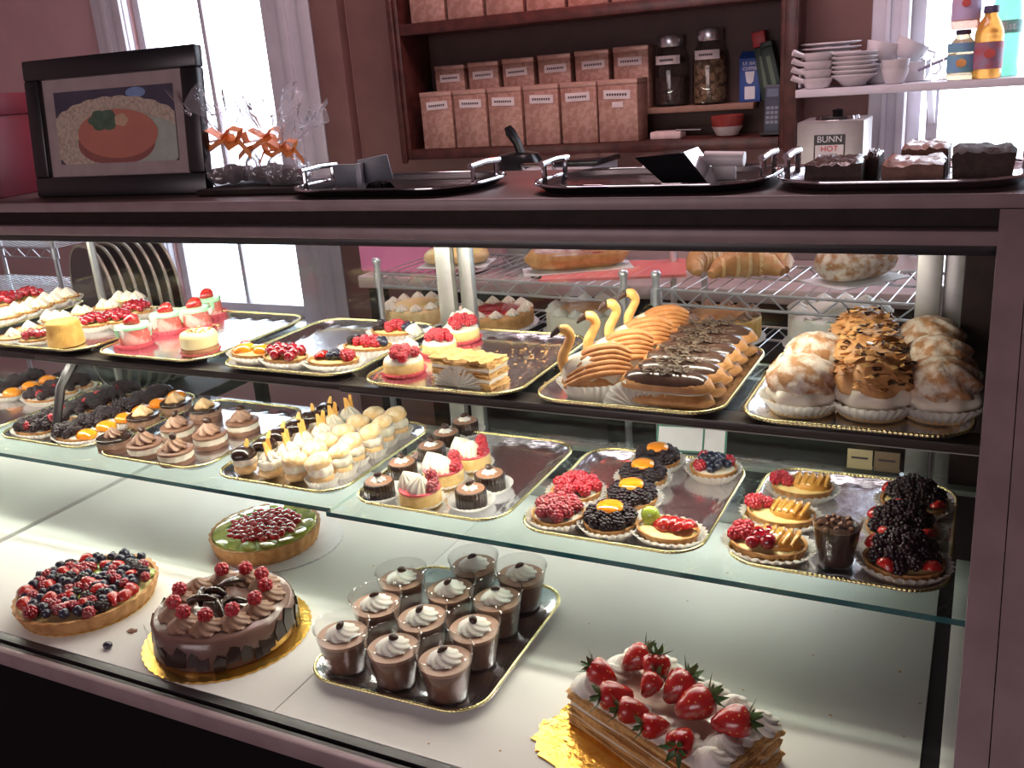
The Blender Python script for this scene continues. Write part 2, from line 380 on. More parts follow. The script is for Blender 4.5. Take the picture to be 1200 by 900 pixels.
cp('fill_housing', MB().span((XL, 1.375, .7725), (.028, 1.395, .7805)), alu)  # housing added for the extra rear strip light
cp('corner_filler', MB().span((-.0175, YB-.02, ZD), (.0425, YB+.02, 1.205)), darkwood)
# sliding doors at the back
for a, b, y in ((-.874, -.842, YB), (-.838, -.812, YB+.018), (-.079, -.046, YB), (-.044, -.018, YB+.018), (-1.766, -1.757, YB), (XL, XL+.03, YB)):
    cp('door_stile', MB().span((a, y-.006, ZD+.02), (b, y+.010, 1.205), .0015), alu)
cp('door_track', MB().span((XL, YB-.012, 1.205), (.03, YB+.03, 1.228)), alu)
cp('door_sill', MB().span((XL, YB-.008, .640), (.03, YB+.03, ZD+.02), .002), alu)
for a, b, y in ((XL+.03, -1.77, YB), (-1.75, -.874, YB), (-.812, -.079, YB+.018)):
    cp('door_glass', MB().span((a, y, ZD+.02), (b, y+.004, 1.205)), glass_b)

# ------------------------------------------------------------------ trays
def rr(w, d, r, off, n=10):
    w2, d2, r = w/2-off, d/2-off, max(r-off, .004); pts = []
    for cx, cy, a0 in ((w2-r, d2-r, 0), (-w2+r, d2-r, PI/2), (-w2+r, -d2+r, PI), (w2-r, -d2+r, 1.5*PI)):
        for k in range(n+1): a = a0+PI/2*k/n; pts.append((cx+r*math.cos(a), cy+r*math.sin(a)))
    out = []
    for i, p in enumerate(pts):      # subdivide straights
        q = pts[(i+1) % len(pts)]; L = math.dist(p, q); k = max(1, int(L/.011)) if L > .02 else 1
        for j in range(k): out.append((p[0]+(q[0]-p[0])*j/k, p[1]+(q[1]-p[1])*j/k))
    return out
def resample(pts, N):
    P = pts+[pts[0]]; S = [0]
    for a, b in zip(P, P[1:]): S.append(S[-1]+math.dist(a, b))
    out = []; j = 0
    for i in range(N):
        s = S[-1]*i/N
        while S[j+1] < s: j += 1
        t = (s-S[j])/max(S[j+1]-S[j], 1e-9); out.append((P[j][0]+(P[j+1][0]-P[j][0])*t, P[j][1]+(P[j+1][1]-P[j][1])*t))
    return out
def tray_pan_mesh(w, d, r, mat, emboss=.0016):
    mb = MB(); N = 132; prof = [(.0045, .0004, 0), (.010, .0002, 0), (.016, .0012, 0), (.004, .0105, 0), (.0, .0118, 0), (.0045, .0128, 0), (.0075, .0105, 0), (.012, .0085, 1), (.017, .0062, -1), (.022, .0040, 1), (.028, .0030, 0)]
    prof = [(.026, .0004, 0), (.018, .0004, 0), (.003, .0100, 0), (.0, .0115, 0), (.004, .0125, 0), (.0075, .0108, 0), (.012, .0088, 1), (.017, .0064, -1), (.0215, .0044, 1), (.029, .0030, 0), (.033, .0030, 0)]
    rows = []
    for off, z, e in prof:
        P = resample(rr(w, d, r, off), N); rows.append([(x, y, z + e*emboss*math.sin(2*PI*22*i/N)) for i, (x, y) in enumerate(P)])
    vs = [p for row in rows for p in row]; fs = []
    for j in range(len(rows)-1):
        for i in range(N): fs.append((j*N+i, j*N+(i+1) % N, (j+1)*N+(i+1) % N, (j+1)*N+i))
    fs.append(tuple(range(N))[::-1]); fs.append(tuple((len(rows)-1)*N+i for i in range(N)))
    return mb.add(vs, fs).mesh('pan', mat, 60)
def bead_mesh(w, d, r, mat, z=.0125, pitch=.0055, rad=.0026):
    L = sum(math.dist(a, b) for a, b in zip(rr(w, d, r, .002), rr(w, d, r, .002)[1:])); nb = int(L/pitch); P = resample(rr(w, d, r, .0025), nb*3)
    return MB().tube([(x, y, z) for x, y in P], [rad*(1.1 if i % 3 == 0 else .72) for i in range(nb*3)], 6, True).mesh('beaded_rim', mat, 70)
TW, TD = .264, .312
pan_me = tray_pan_mesh(TW, TD, .05, traym); bead_me = bead_mesh(TW, TD, .05, litrim)
def tray(x, y, z, rz, label, group):
    t = thing('serving_tray', label, 'tray', (x, y, z), rz, group)
    put(t, 'pan', pan_me); put(t, 'beaded_rim', bead_me); return t
FL = .0032                                    # tray floor above the shelf
UY, LY = 1.222, 1.186
UT = [(-.122, UY), (-.405, UY), (-.690, UY), (-.983, UY+.016), (-1.285, UY+.022), (-1.572, UY+.02), (-1.920, UY+.04)]
LT = [(-.133, LY+.003), (-.424, LY), (-.710, LY+.003), (-.998, LY+.012), (-1.290, LY+.02), (-1.580, LY+.03), (-1.872, LY+.04)]
ul = ['silver tray of sugared cream puffs beside the mauve corner post', 'silver tray of pastry swans and chocolate eclairs', 'silver tray with a pastry slice and loose crumbs on the middle shelf',
      'silver tray of fruit tarts with a wide empty blue-reflecting back', 'silver tray of mint-topped strawberry cakes in front of the window', 'silver tray carrying the plain golden cake', 'silver tray of cream tarts cut by the photo edge, middle shelf']
ll = ['silver tray holding the chocolate pudding glass and blackberry tarts', 'silver tray of raspberry tarts and apricot-centred blackberry tarts', 'silver tray of dark chocolate cups and berry cream cakes',
      'silver tray crowded with small cream puffs and wafers', 'silver tray of chocolate cream tortes with empty bright corner', 'silver tray of blackberry tarts with a row of apricots', 'silver tray of blackberry tarts cut by the photo edge, lower shelf']
for (x, y), l in zip(UT, ul): tray(x, y, ZU+.0010, 0, l, 'silver trays on the glass shelves')
for (x, y), l in zip(LT, ll): tray(x, y, ZL+.0002, 0, l, 'silver trays on the glass shelves')
DT = (-.635, .950); tray(DT[0], DT[1], ZD+.0002, .02, 'silver tray of eleven mousse cups on the white deck', None)
# ------------------------------------------------------------------ food meshes
def berry_mesh(mat, r=.009, seed=1, long=1.0):
    """drupelet berry: bumps over an egg shape"""
    rn = random.Random(seed); mb = MB(); k = 0
    for j, (lat, n) in enumerate(((-.9, 5), (-.25, 8), (.4, 7), (1.0, 4))):
        for i in range(n):
            a = 2*PI*(i+.5*(j % 2))/n; c = math.cos(lat); q = (r*.72*c*math.cos(a), r*.72*c*math.sin(a), r*.72*math.sin(lat)*long)
            mb.ell(q, (r*.40,)*3, 6, 4)
    mb.ell((0, 0, r*.75*long), (r*.34,)*3, 6, 4); mb.ell((0, 0, 0), (r*.8, r*.8, r*.8*long), 8, 6)
    return mb.mesh('berry', mat, 180)
rasp_me = berry_mesh(rasp); rasp2_me = berry_mesh(cherry, .0088); black_me = berry_mesh(black, .0095, 2, 1.15)
def glossy_me(mat, r=.0085):
    mb = MB().ell((0, 0, 0), (r, r, r*.92), 12, 8); mb.lathe([(r*.32, r*.86), (r*.40, r*1.0), (r*.30, r*1.0), (.0001*0, r*.80)], 6); return mb.mesh('berry', mat, 60)
cherry_me = glossy_me(cherry, .0092); blue_me = glossy_me(blue, .0072)
def straw_body(r=.013, L=.032):
    prof = [(0, -L*.5), (r*.30, -L*.46), (r*.62, -L*.28), (r*.90, -L*.02), (r, L*.18), (r*.9, L*.36), (r*.55, L*.46), (0, L*.44)]
    return MB().lathe(prof, 16, lambda a, i: 1+.05*math.cos(3*a+i))
straw_me = straw_body().mesh('strawberry', straw, 60)
def straw_half():
    b = straw_body(); b.v = [(x, y, max(z, -9)) for x, y, z in b.v]; return MB().add([(x, max(y, 0), z) for x, y, z in b.v], b.f).mesh('strawberry', straw, 60)
strawh_me = straw_half()
def calyx():
    mb = MB()
    for k in range(6):
        a = 2*PI*k/6; c, s = math.cos(a), math.sin(a); L = .013+.003*(k % 2)
        def P(u, w, z): return (c*u-s*w, s*u+c*w, z)
        mb.add([P(.001, 0, .0005), P(L*.5, .0032, .003), P(L, 0, .006+.003*(k % 3)), P(L*.5, -.0032, .003), P(L*.5, 0, .0015)], [(0, 4, 1), (1, 4, 2), (2, 4, 3), (3, 4, 0)])
    mb.tube([(0, 0, 0), (.001, 0, .006), (.003, 0, .010)], .0012, 5); return mb.mesh('calyx', leafm, 60)
calyx_me = calyx()
def strawberry(parent, loc, rot, sc=1.0, leaf=True, name='strawberry'):
    s = put(parent, name, straw_me, loc, rot, sc)
    if leaf: put(s, 'calyx', calyx_me, (0, 0, .0135))
    return s
def rosette_me(mat, r, h, nl=7, tw=1.4, amp=.17, tip=True):
    prof = []; R = 11
    for i in range(R+1):
        t = i/R; prof.append((r*max(0.0, (1-t**1.5))*(1 if t > .12 else .80+1.6*t) if i < R else 0, h*t))
    return MB().lathe([(0, 0)]+prof, nl*6, lambda a, i: 1+amp*math.cos(nl*(a+tw*(i-1)/R)) if i > 0 else 1).mesh('cream_swirl', mat, 70)
ros_w = rosette_me(creamw, .021, .018, 8, 2.2, .10); ros_c = rosette_me(chocc, .016, .018, 7, 1.8); ros_cream = rosette_me(cream, .016, .018, 7, .5, .22); ros_big = rosette_me(creamw, .019, .017, 7, 2.2, .15); ros_ball = rosette_me(cream, .019, .024, 12, .25, .10)
bean_me = (lambda: MB().ell((0, 0, 0), (.0062, .0045, .0034), 10, 6, lambda a, j: 1-.18*(abs(math.sin(a)) < .4 and j > 3)).mesh('coffee_bean', beanm, 50))()
def paper_me(r0, r1, h, n, mat, name='paper_cup'):
    def fn(a, i): return 1+(.05 if i % 1 == 0 else 0)*math.cos(n*a)*(i/3)
    return MB().lathe([(0, .0003), (r0, .0003), ((r0*.5+r1*.5), h*.5), (r1, h)], n*4, fn).mesh(name, mat, 180)
def tart_shell_me(r, h, n=22, mat=None):
    def fn(a, i): return 1+(.022*math.cos(n*a) if i in (2, 3) else 0)
    return MB().lathe([(0, 0), (r*.80, 0), (r*.84, .001), (r*.985, h*.96), (r*.99, h), (r*.92, h), (r*.90, h*.72), (0, h*.72)], n*4, fn).mesh('tart_shell', mat or crust, 60)
def dome_me(r, h, mat, name, n=20): return MB().lathe([(0, 0), (r, 0), (r*.98, h*.3), (r*.85, h*.62), (r*.5, h*.92), (0, h)], n).mesh(name, mat, 60)
def drum_me(r, h, mat, name, bev=.003, n=28, fl=0, amp=.02):
    return MB().lathe([(0, 0), (r-bev*.4, 0), (r, bev*.4), (r, h*.33), (r, h*.66), (r, h-bev), (r-bev*.3, h-bev*.3), (r-bev, h), (0, h)], n if not fl else fl*4, (lambda a, i: 1+amp*math.cos(fl*a)) if fl else None).mesh(name, mat, 50)
def heap(parent, mesh, name, n, R, z, rise=.008, sc=1.0, sx=1.0, sy=1.0, ox=0, oy=0, seed=0, jit=.15):
    rn = random.Random(seed)
    for k in range(n):
        q = math.sqrt((k+.5)/n); a = 2.39996*k + seed
        x, y = R*q*math.cos(a), R*q*math.sin(a)
        put(parent, name, mesh, (ox+x*sx, oy+y*sy, z+rise*(1-q*q)), (rn.uniform(-.6, .6), rn.uniform(-.6, .6), rn.uniform(0, 6)), sc*rn.uniform(1-jit, 1+jit*.5))
def scatter_mesh(mat, name, n, fn, seed=3):
    rn = random.Random(seed); mb = MB()
    for _ in range(n):
        p, sx, sy, sz = fn(rn); mt = Matrix.Translation(p) @ Matrix.Rotation(rn.uniform(0, 6.28), 4, 'Z') @ Matrix.Rotation(rn.uniform(-.7, .7), 4, 'X')
        mb.add([(-sx, -sy, 0), (sx, -sy, .2*sx), (sx*.9, sy, 0), (-sx*.8, sy, .1*sx), (0, 0, sz), (0, 0, -sz)], [(0, 1, 4), (1, 2, 4), (2, 3, 4), (3, 0, 4), (1, 0, 5), (2, 1, 5), (3, 2, 5), (0, 3, 5)], mt)
    return mb.mesh(name, mat, 30)
pc_s = paper_me(.026, .034, .014, 26, paperw); pc_m = paper_me(.032, .043, .016, 30, paperw); pc_l = paper_me(.036, .052, .022, 34, paperw)
shell_me = tart_shell_me(.036, .016); cust_me = dome_me(.0325, .005, custard, 'custard'); cream_d = dome_me(.0325, .006, cream, 'cream_layer'); apr_me = dome_me(.017, .011, apricot, 'apricot')

# ------------------------------------------------------------------ pastries (base at z = 0, standing on a tray floor)
def pos_u(i, u, v): return (UT[i][0]+u, UT[i][1]+v, ZU+FL+.0008)
def pos_l(i, u, v): return (LT[i][0]+u, LT[i][1]+v, ZL+FL)
def U(px, py): return at(px, py, ZU+FL+.0008)
def Lo(px, py): return at(px, py, ZL+FL)
def D(px, py): return at(px, py, ZD)

def swirl_cap(mat, r, h, nl=6, tw=1.1):
    prof = []; R = 9
    for i in range(R+1):
        t = i/R; prof.append((r*math.sqrt(max(0, 1-t*t))*(.92+.08*math.sin(3*t)) if i < R else 0, h*t))
    return MB().lathe([(0, 0)]+prof, nl*6, lambda a, i: 1+.11*math.cos(nl*(a+tw*(i-1)/R))+.03*math.cos(2*a+1) if i else 1).mesh('pastry_cap', mat, 80)
cap_me = swirl_cap(sugar, .043, .038, 7, 1.3); puffbase = drum_me(.040, .016, crustpale, 'pastry_base', .006); puffcream = MB().lathe([(0, 0), (.037, 0), (.043, .008), (.044, .016), (.040, .025), (0, .026)], 48, lambda a, i: 1+.05*math.cos(8*a)+.02*math.cos(3*a)).mesh('cream_filling', cream, 70)
def puff(loc, label, rz=0, s=1.0):
    t = thing('cream_puff', label, 'cream puff', loc, rz, 'sugared cream puffs'); t.scale = (s,)*3
    put(t, 'paper_cup', pc_l, (0, 0, 0)); put(t, 'pastry_base', puffbase, (0, 0, .001)); put(t, 'cream_filling', puffcream, (0, 0, .014), (0, 0, 0), (1, 1, .8)); put(t, 'pastry_cap', cap_me, (0, 0, .032), (0, 0, 0), (1.03, 1.03, 1.08)); return t
puff(U(940, 480), 'sugared cream puff at the front left corner of its tray', .3)
puff(U(957, 446), 'sugared cream puff half hidden behind the front left one', 1.1, .95)
puff(U(1100, 487), 'sugared cream puff nearest the front, beside the corner post', 2.0, 1.02)
puff(U(1097, 456), 'sugared cream puff in the middle beside the corner post', 2.7, 1.0)
puff(U(1088, 428), 'sugared cream puff at the back beside the corner post', .5, .98)
def flakes(rn):
    a = rn.uniform(0, 2*PI); t = rn.random()**.6; r = .047*math.sqrt(1-(t*.95)**2)
    return (r*math.cos(a), r*math.sin(a), .034+.046*t), rn.uniform(.004, .007), rn.uniform(.0025, .004), .0012
alm1 = M('toasted_almond', (.66, .36, .13), (.48, .22, .07), 90, .5); flake_me = scatter_mesh(alm1, 'almond_flakes', 130, flakes, 4); drizzle_me = scatter_mesh(choc, 'chocolate_pieces', 45, flakes, 9)
almcap = swirl_cap(choux, .046, .044); fan_me = None
for (px, py), l, s in (((1022, 484), 'almond-covered cream puff in a large pleated paper, at the front', 1.06), ((1018, 452), 'almond-covered cream puff between the two sugared rows', 1.0), ((1012, 425), 'almond-covered cream puff at the back of its tray', .98)):
    t = thing('almond_puff', l, 'cream puff', U(px, py), rnd(0, 6), 'almond cream puffs'); t.scale = (s,)*3
    put(t, 'paper_cup', pc_l); put(t, 'pastry_base', puffbase, (0, 0, .001)); put(t, 'cream_filling', puffcream, (0, 0, .014)); put(t, 'pastry_cap', almcap, (0, 0, .034))
    for n_, m_ in (('almond_flakes', flake_me), ('chocolate_pieces', drizzle_me)): o = put(t, n_, m_); o['kind'] = 'stuff'

# pastry swans: ridged body, two wings, S-curved neck with dark beak, pleated paper
chouxw = M('rib_choux', (.52, .23, .08), (.40, .15, .045), 70, .55, bump=.4)
beakm = M('burnt_choux', (.05, .022, .014), None, 60, .5)
neckm = M('neck_choux', (.78, .44, .14), (.64, .30, .08), 60, .5, bump=.3)
sw_body = MB().ell((0, 0, .022), (.040, .028, .022), 24, 10, lambda a, j: 1+.05*math.cos(10*a)).mesh('swan_body', choux, 70)
def wing():
    mb = MB(); n = 6
    for k in range(n):                       # ribs piped side by side, with gaps that show the cream
        t = k/(n-1); y0 = .004+.026*(1-t)
        pts = [(-.038+.012*t, y0*.75, .022+.028*t), (-.010+.010*t, y0*1.05, .036+.030*t), (.026+.008*t, y0*.85, .040+.030*t), (.052+.004*t, y0*.40, .034+.026*t)]
        mb.tube(*spl(pts, 4, [.0032, .0046, .0044, .0022]), 7)
    return mb
wing_a = wing().mesh('wing', chouxw, 70); wb = wing(); wb.v = [(x, -y, z) for x, y, z in wb.v]; wing_b = wb.mesh('wing', chouxw, 70)
sw_cream = MB().ell((.004, 0, .036), (.046, .026, .029), 20, 8, lambda a, j: 1+.08*math.cos(7*a)).mesh('cream_filling', cream, 70)
neck_me = MB().tube(*spl([(-.022, 0, .030), (-.036, 0, .044), (-.038, 0, .060), (-.031, 0, .074), (-.026, 0, .087), (-.032, 0, .097), (-.040, 0, .098)], 4, [.009, .0085, .0075, .0068, .0068, .0078, .006]), 10).mesh('neck', neckm, 60)
beak_me = MB().tube([(-.041, 0, .0985), (-.048, 0, .094), (-.053, 0, .088)], [.0062, .0045, .0016], 8).mesh('beak', beakm, 60)
# each swan faces roughly to the front left of its tray
for k, ((px, py), l) in enumerate((((694, 463), 'frontmost of four pastry swans with curved neck'), ((722, 444), 'second pastry swan from the front of the row'), ((745, 427), 'third pastry swan from the front of the row'), ((766, 412), 'rearmost of four pastry swans, neck highest in view'))):
    t = thing('pastry_swan', l, 'pastry swan', U(px, py), PI+.62, 'pastry swans'); t.scale = (.98,)*3; t.rotation_euler = (0, 0, .42)
    put(t, 'swan_body', sw_body); put(t, 'wing', wing_a); put(t, 'wing', wing_b); put(t, 'cream_filling', sw_cream); n_ = put(t, 'neck', neck_me); put(n_, 'beak', beak_me); put(t, 'paper_cup', pc_l, (.004, 0, 0), (0, 0, 0), (1.0, .78, 1.15))
# eclairs
def capsule(L, r, h, mat, name, top=False, n=12):
    mb = MB(); rows = []; N = 14; vs = []; fs = []
    for i in range(N+1):
        t = -1+2*i/N; x = L/2*t; e = max(1-abs(t)**4.5, 0)**.5
        rows.append([(x, r*e*math.cos(PI*2*k/n), h/2+h/2*(.15+.85*e)*math.sin(2*PI*k/n)) if not top else (x, r*e*math.cos(PI*k/(n-1)), h*(.15+.85*e)*math.sin(PI*k/(n-1))) for k in range(n)])
    vs = [p for r_ in rows for p in r_]
    for i in range(N):
        for k in range(n if not top else n-1): k2 = (k+1) % n; fs.append((i*n+k, i*n+k2, (i+1)*n+k2, (i+1)*n+k))
    return mb.add(vs, fs).mesh(name, mat, 70)
ec_b = capsule(.128, .028, .030, choux, 'eclair_base'); ec_c = capsule(.120, .026, .016, cream, 'cream_filling'); ec_t = capsule(.130, .0285, .024, choux, 'eclair_lid', True); ec_g = capsule(.124, .0275, .0275, M('eclair_glaze', (.085, .045, .034), (.06, .030, .022), 40, .22, coat=.5), 'chocolate_glaze', True)
shav_me = scatter_mesh(M('shaved_chocolate', (.13, .085, .05), (.05, .028, .018), 200, .6), 'chocolate_shavings', 90, lambda rn: ((rn.gauss(0, .016), rn.gauss(0, .011), .0255+rn.uniform(0, .002)), rn.uniform(.003, .006), rn.uniform(.001, .002), .0008), 5)
def fan(w, h, n=13):
    mb = MB(); vs = [(0, 0, 0)]; fs = []
    for k in range(n*2+1): a = PI*k/(n*2); o = .0025 if k % 2 else -.0025; vs.append((w*math.cos(a), o, h*math.sin(a)))
    for k in range(n*2): fs.append((0, k+1, k+2))
    return mb.add(vs, fs)
fan_me = fan(.045, .040).mesh('pleated_paper', paperw, 10)
ordn = ['frontmost', 'second', 'third', 'fourth', 'fifth', 'rearmost']
for k in range(6):
    t = thing('eclair', 'chocolate eclair with shaved chocolate, %s of the row beside the swans' % (ordn[k] if k in (0, 5) else ordn[k]+' from the front'), 'eclair', pos_u(1, .052+.003*(k % 2), -.112+.046*k), -.03+.04*(k % 3), 'chocolate eclairs')
    put(t, 'eclair_base', ec_b, (0, 0, .0), (0, 0, 0), (1, .86, .8)); put(t, 'cream_filling', ec_c, (0, 0, .021), (0, 0, 0), (1, .86, .6)); put(t, 'eclair_lid', ec_t, (0, 0, .028), (0, 0, 0), (1, .86, .8)); put(t, 'chocolate_glaze', ec_g, (0, 0, .0285), (0, 0, 0), (1, .86, .8))
    o = put(t, 'chocolate_shavings', shav_me, (0, 0, .026)); o['kind'] = 'stuff'
    if k == 0: put(t, 'pleated_paper', fan_me, (-.034, -.0245, .001), (-.25, 0, .1))
# ---- middle shelf, third tray: flaky slice, three raspberry cakes, crumbs
flaky = M('flaky_pastry', (.70, .42, .16), (.48, .24, .07), 90, .65, bump=.9, bscale=260)
def flaky_layer(w, d, h, seed, amp=.0016):
    rn = random.Random(seed); mb = MB(); n = 11; m = 5
    def edge(i, j): return rn.uniform(-amp, amp)
    vs = []; fs = []
    for zz in (0, h):
        for i in range(n+1):
            for j in range(m+1):
                ed = i in (0, n) or j in (0, m)
                vs.append((-w/2+w*i/n+(edge(i, j)*2 if ed else 0), -d/2+d*j/m+(edge(i, j)*2 if ed else 0), zz+rn.uniform(-amp, amp)*(1 if zz else .4)))
    K = (n+1)*(m+1); I = lambda i, j: i*(m+1)+j
    for i in range(n):
        for j in range(m): fs.append((I(i, j), I(i, j+1), I(i+1, j+1), I(i+1, j))); fs.append((K+I(i, j), K+I(i+1, j), K+I(i+1, j+1), K+I(i, j+1)))
    B = [I(i, 0) for i in range(n)]+[I(n, j) for j in range(m)]+[I(i, m) for i in range(n, 0, -1)]+[I(0, j) for j in range(m, 0, -1)]
    for a, b in zip(B, B[1:]+B[:1]): fs.append((a, b, K+b, K+a))
    return mb.add(vs, fs)
def napoleon(t, w, d, layers, hl, hc):
    z = 0
    for k in range(layers):
        for s in range(3): put(t, 'pastry_layer', flaky_layer(w*(1-.012*s), d, hl/3.1, 10*k+s).mesh('pastry_layer', flaky, 25), (rnd(-.001, .001), 0, z+hl/3*s))
        z += hl
        if k < layers-1: put(t, 'cream_layer', flaky_layer(w*.97, d*.95, hc, 50+k, .0008).mesh('cream_layer', cream, 60), (0, 0, z)); z += hc
    return z
p = U(552, 448); t = thing('pastry_slice', 'flaky layered pastry slice with a pleated paper against its side', 'pastry slice', p, -.12)
z_ = napoleon(t, .106, .050, 3, .010, .006); put(t, 'pleated_paper', fan(.042, .030).mesh('pleated_paper', paperw, 10), (-.004, -.029, .001), (-.12, 0, 0))
spd = drum_me(.030, .020, sponge, 'sponge'); jam_d = drum_me(.0305, .005, M('pink_jam', (.75, .12, .14), None, 40, .2), 'jam_layer', .001); pp_s = paper_me(.029, .034, .007, 26, paperp)
creamtop = dome_me(.029, .010, cream, 'cream_top')
def rasp_cake(p, label, s=1.0, pink=True, wedge=True, seed=1, rz=0):
    t = thing('raspberry_cake', label, 'cake', p, rz, 'small raspberry cream cakes'); t.scale = (s,)*3
    put(t, 'paper_cup', pp_s if pink else pc_s); put(t, 'sponge', spd, (0, 0, .001)); put(t, 'cream_top', creamtop, (0, 0, .020))
    heap(t, rasp_me, 'raspberry', 8, .020, .032, .007, 1.0, ox=.005, oy=-.006, seed=seed)
    if wedge:
        for k in range(3): put(t, 'cream_swirl', ros_ball, (-.012+.006*k, .008+.006*k, .026+.003*k), (0, -.3, k), .8)
    return t
rasp_cake(U(474, 437), 'raspberry cream cake on pink paper at the front of its tray', 1.04, True, True, 1)
rasp_cake(U(516, 414), 'raspberry cream cake on pink paper behind the flaky slice', .95, True, False, 2)
rasp_cake(U(541, 399), 'raspberry cream cake standing rearmost beside the aluminium door post', 1.06, True, True, 3)
cr = scatter_mesh(flaky, 'pastry_crumbs', 120, lambda rn: ((rn.gauss(.06, .045), rn.gauss(.03, .07), .001), rn.uniform(.0008, .0028), rn.uniform(.0006, .002), .0008), 12)
o = put(None, 'pastry_crumbs', cr, (UT[2][0], UT[2][1], ZU+FL)); o['kind'] = 'stuff'; tag(o, 'loose flaky crumbs scattered over the nearly empty tray', 'crumbs')

# ---- oval fruit tarts
def boat(p, label, rz, fruit, group, s=1.0, sx=1.25, sy=.82, name='fruit_tart', seed=1):
    t = thing(name, label, 'tart', p, rz, group); t.scale = (s,)*3
    put(t, 'paper_cup', pc_m, (0, 0, 0), (0, 0, 0), (sx, sy, .9)); put(t, 'tart_shell', shell_me, (0, 0, .0012), (0, 0, 0), (sx, sy, 1)); put(t, 'custard', cust_me, (0, 0, .0125), (0, 0, 0), (sx, sy, 1))
    fruit(t, seed); return t
def f_rasp(t, s): heap(t, cherry_me, 'glazed_raspberry', 14, .031, .0215, .008, 1.0, 1.2, .8, seed=s)
def f_apr(t, s):
    put(t, 'apricot_half', apr_me, (-.014, -.004, .016), (.1, -.1, 0), (1.15, 1.1, 1.2)); put(t, 'apricot_half', apr_me, (.022, .006, .017), (0, .25, 0), (.9, .9, 1)); put(t, 'kiwi_slice', dome_me(.016, .006, kiwi, 'kiwi_slice'), (.002, .013, .018), (-.3, 0, 0)); put(t, 'strawberry_half', strawh_me, (-.036, .010, .020), (PI/2, .4, 1.2), .7)
def f_mix(t, s):
    put(t, 'strawberry_half', strawh_me, (-.022, 0, .018), (1.4, .3, 1.3), .95); heap(t, blue_me, 'blueberry', 5, .011, .022, .004, 1, ox=.004, seed=s); heap(t, rasp_me, 'raspberry', 3, .010, .021, .004, 1, ox=.026, seed=s)
def f_mix2(t, s):
    heap(t, rasp_me, 'raspberry', 7, .018, .021, .006, 1, 1.2, .9, ox=.002, seed=s); heap(t, black_me, 'blackberry', 3, .010, .022, .004, .95, ox=-.026, seed=s); heap(t, blue_me, 'blueberry', 4, .010, .022, .004, 1, ox=.026, seed=s+1)
def f_mix3(t, s): f_mix2(t, s); put(t, 'kiwi_slice', dome_me(.015, .006, kiwi, 'kiwi_slice'), (.030, .010, .020), (-.5, .4, 0)); put(t, 'cream_swirl', ros_ball, (.038, -.006, .014), (0, .4, 0), .8)
G4 = 'oval fruit tarts on the middle shelf'
boat(U(297, 422), 'oval fruit tart with an orange apricot half and kiwi', -.25, f_apr, G4, 1.0)
boat(U(336, 428), 'oval tart of glazed raspberries beside the apricot tart', -.2, f_rasp, G4, 1.0, seed=2)
boat(U(392, 432), 'oval tart with strawberry half and blueberries, front edge of its tray', .12, f_mix, G4, 1.0, seed=3)
boat(U(432, 415), 'oval berry tart between the two fruit-tart trays, half hidden by cream cake', .1, f_mix2, G4, .98, seed=4)
boat(U(464, 397), 'oval berry tart with kiwi slice, standing rearmost', .1, f_mix3, G4, 1.0, seed=5)

# ---- mint-topped strawberry cakes
straw_drum = drum_me(.0275, .036, M('strawberry_sponge', (.60, .13, .10), (.74, .46, .40), 45, .5, ramp=(.45, .6)), 'sponge', .003); mint_d = MB().lathe([(0, .0), (.0285, 0), (.0300, .003), (.0285, .0065), (.024, .0075), (0, .008)], 32, lambda a, i: 1+.05*math.cos(5*a)+.03*math.cos(3*a+1)).mesh('mint_icing', mint, 60)
def drips(mat, name, seed, n=4):
    rn = random.Random(seed); mb = MB()
    for k in range(n):
        a = rn.uniform(0, 2*PI) if k else -1.9; L = rn.uniform(.012, .026); w = rn.uniform(.004, .0075); r = .0278
        pts = [(r*math.cos(a), r*math.sin(a), .037), (r*1.012*math.cos(a), r*1.012*math.sin(a), .037-L*.5), (r*1.008*math.cos(a), r*1.008*math.sin(a), .037-L)]
        mb.tube(pts, [w, w*.8, w*.35], 8)
    return mb.mesh(name, mat, 60)
pp_m = paper_me(.029, .037, .010, 30, paperp)
def mint_cake(p, label, s=1.0, seed=1, rz=0):
    t = thing('strawberry_cake', label, 'cake', p, rz, 'mint-topped strawberry cakes'); t.scale = (s,)*3
    put(t, 'paper_cup', pp_m); put(t, 'sponge', straw_drum, (0, 0, .001)); put(t, 'icing_drips', drips(creamw, 'icing_drips', seed)); put(t, 'icing_drips', drips(mint, 'icing_drips', seed+7, 2)); put(t, 'mint_icing', mint_d, (0, 0, .034))
    put(t, 'strawberry_half', straw_me, (.001, -.002, .047), (1.35, 0, 1.9+.3*seed), (1.0, 1.0, .95)); return t
mint_cake(U(160, 405), 'mint-topped strawberry cake on pink pleated paper, nearest the front', 1.02, 1)
mint_cake(U(199, 389), 'mint-topped strawberry cake second from the front, white drip', .98, 2)
mint_cake(U(232, 384), 'mint-topped strawberry cake behind the pale custard cake', 1.02, 3)
mint_cake(U(246, 371), 'mint-topped strawberry cake standing rearmost against the window glare', .98, 4)
t = thing('custard_cake', 'pale round custard cake with toasted top beside strawberry cakes', 'cake', U(236, 413))
put(t, 'cake_base', drum_me(.0325, .013, M('brown_cake_base', (.40, .18, .08), None, 60, .6, bump=.5), 'cake_base')); put(t, 'custard', drum_me(.0325, .028, M('pale_custard', (.84, .72, .42), (.80, .64, .32), 50, .4), 'custard', .008), (0, 0, .012)); put(t, 'paper_cup', pp_s, (0, 0, -.001), (0, 0, 0), (1.02, 1.02, .9))
o = put(t, 'toasted_crumbs', scatter_mesh(alm1, 'toasted_crumbs', 40, lambda rn: ((rn.gauss(0, .014), rn.gauss(0, .014), .0412), .003, .0018, .001), 8)); o['kind'] = 'stuff'

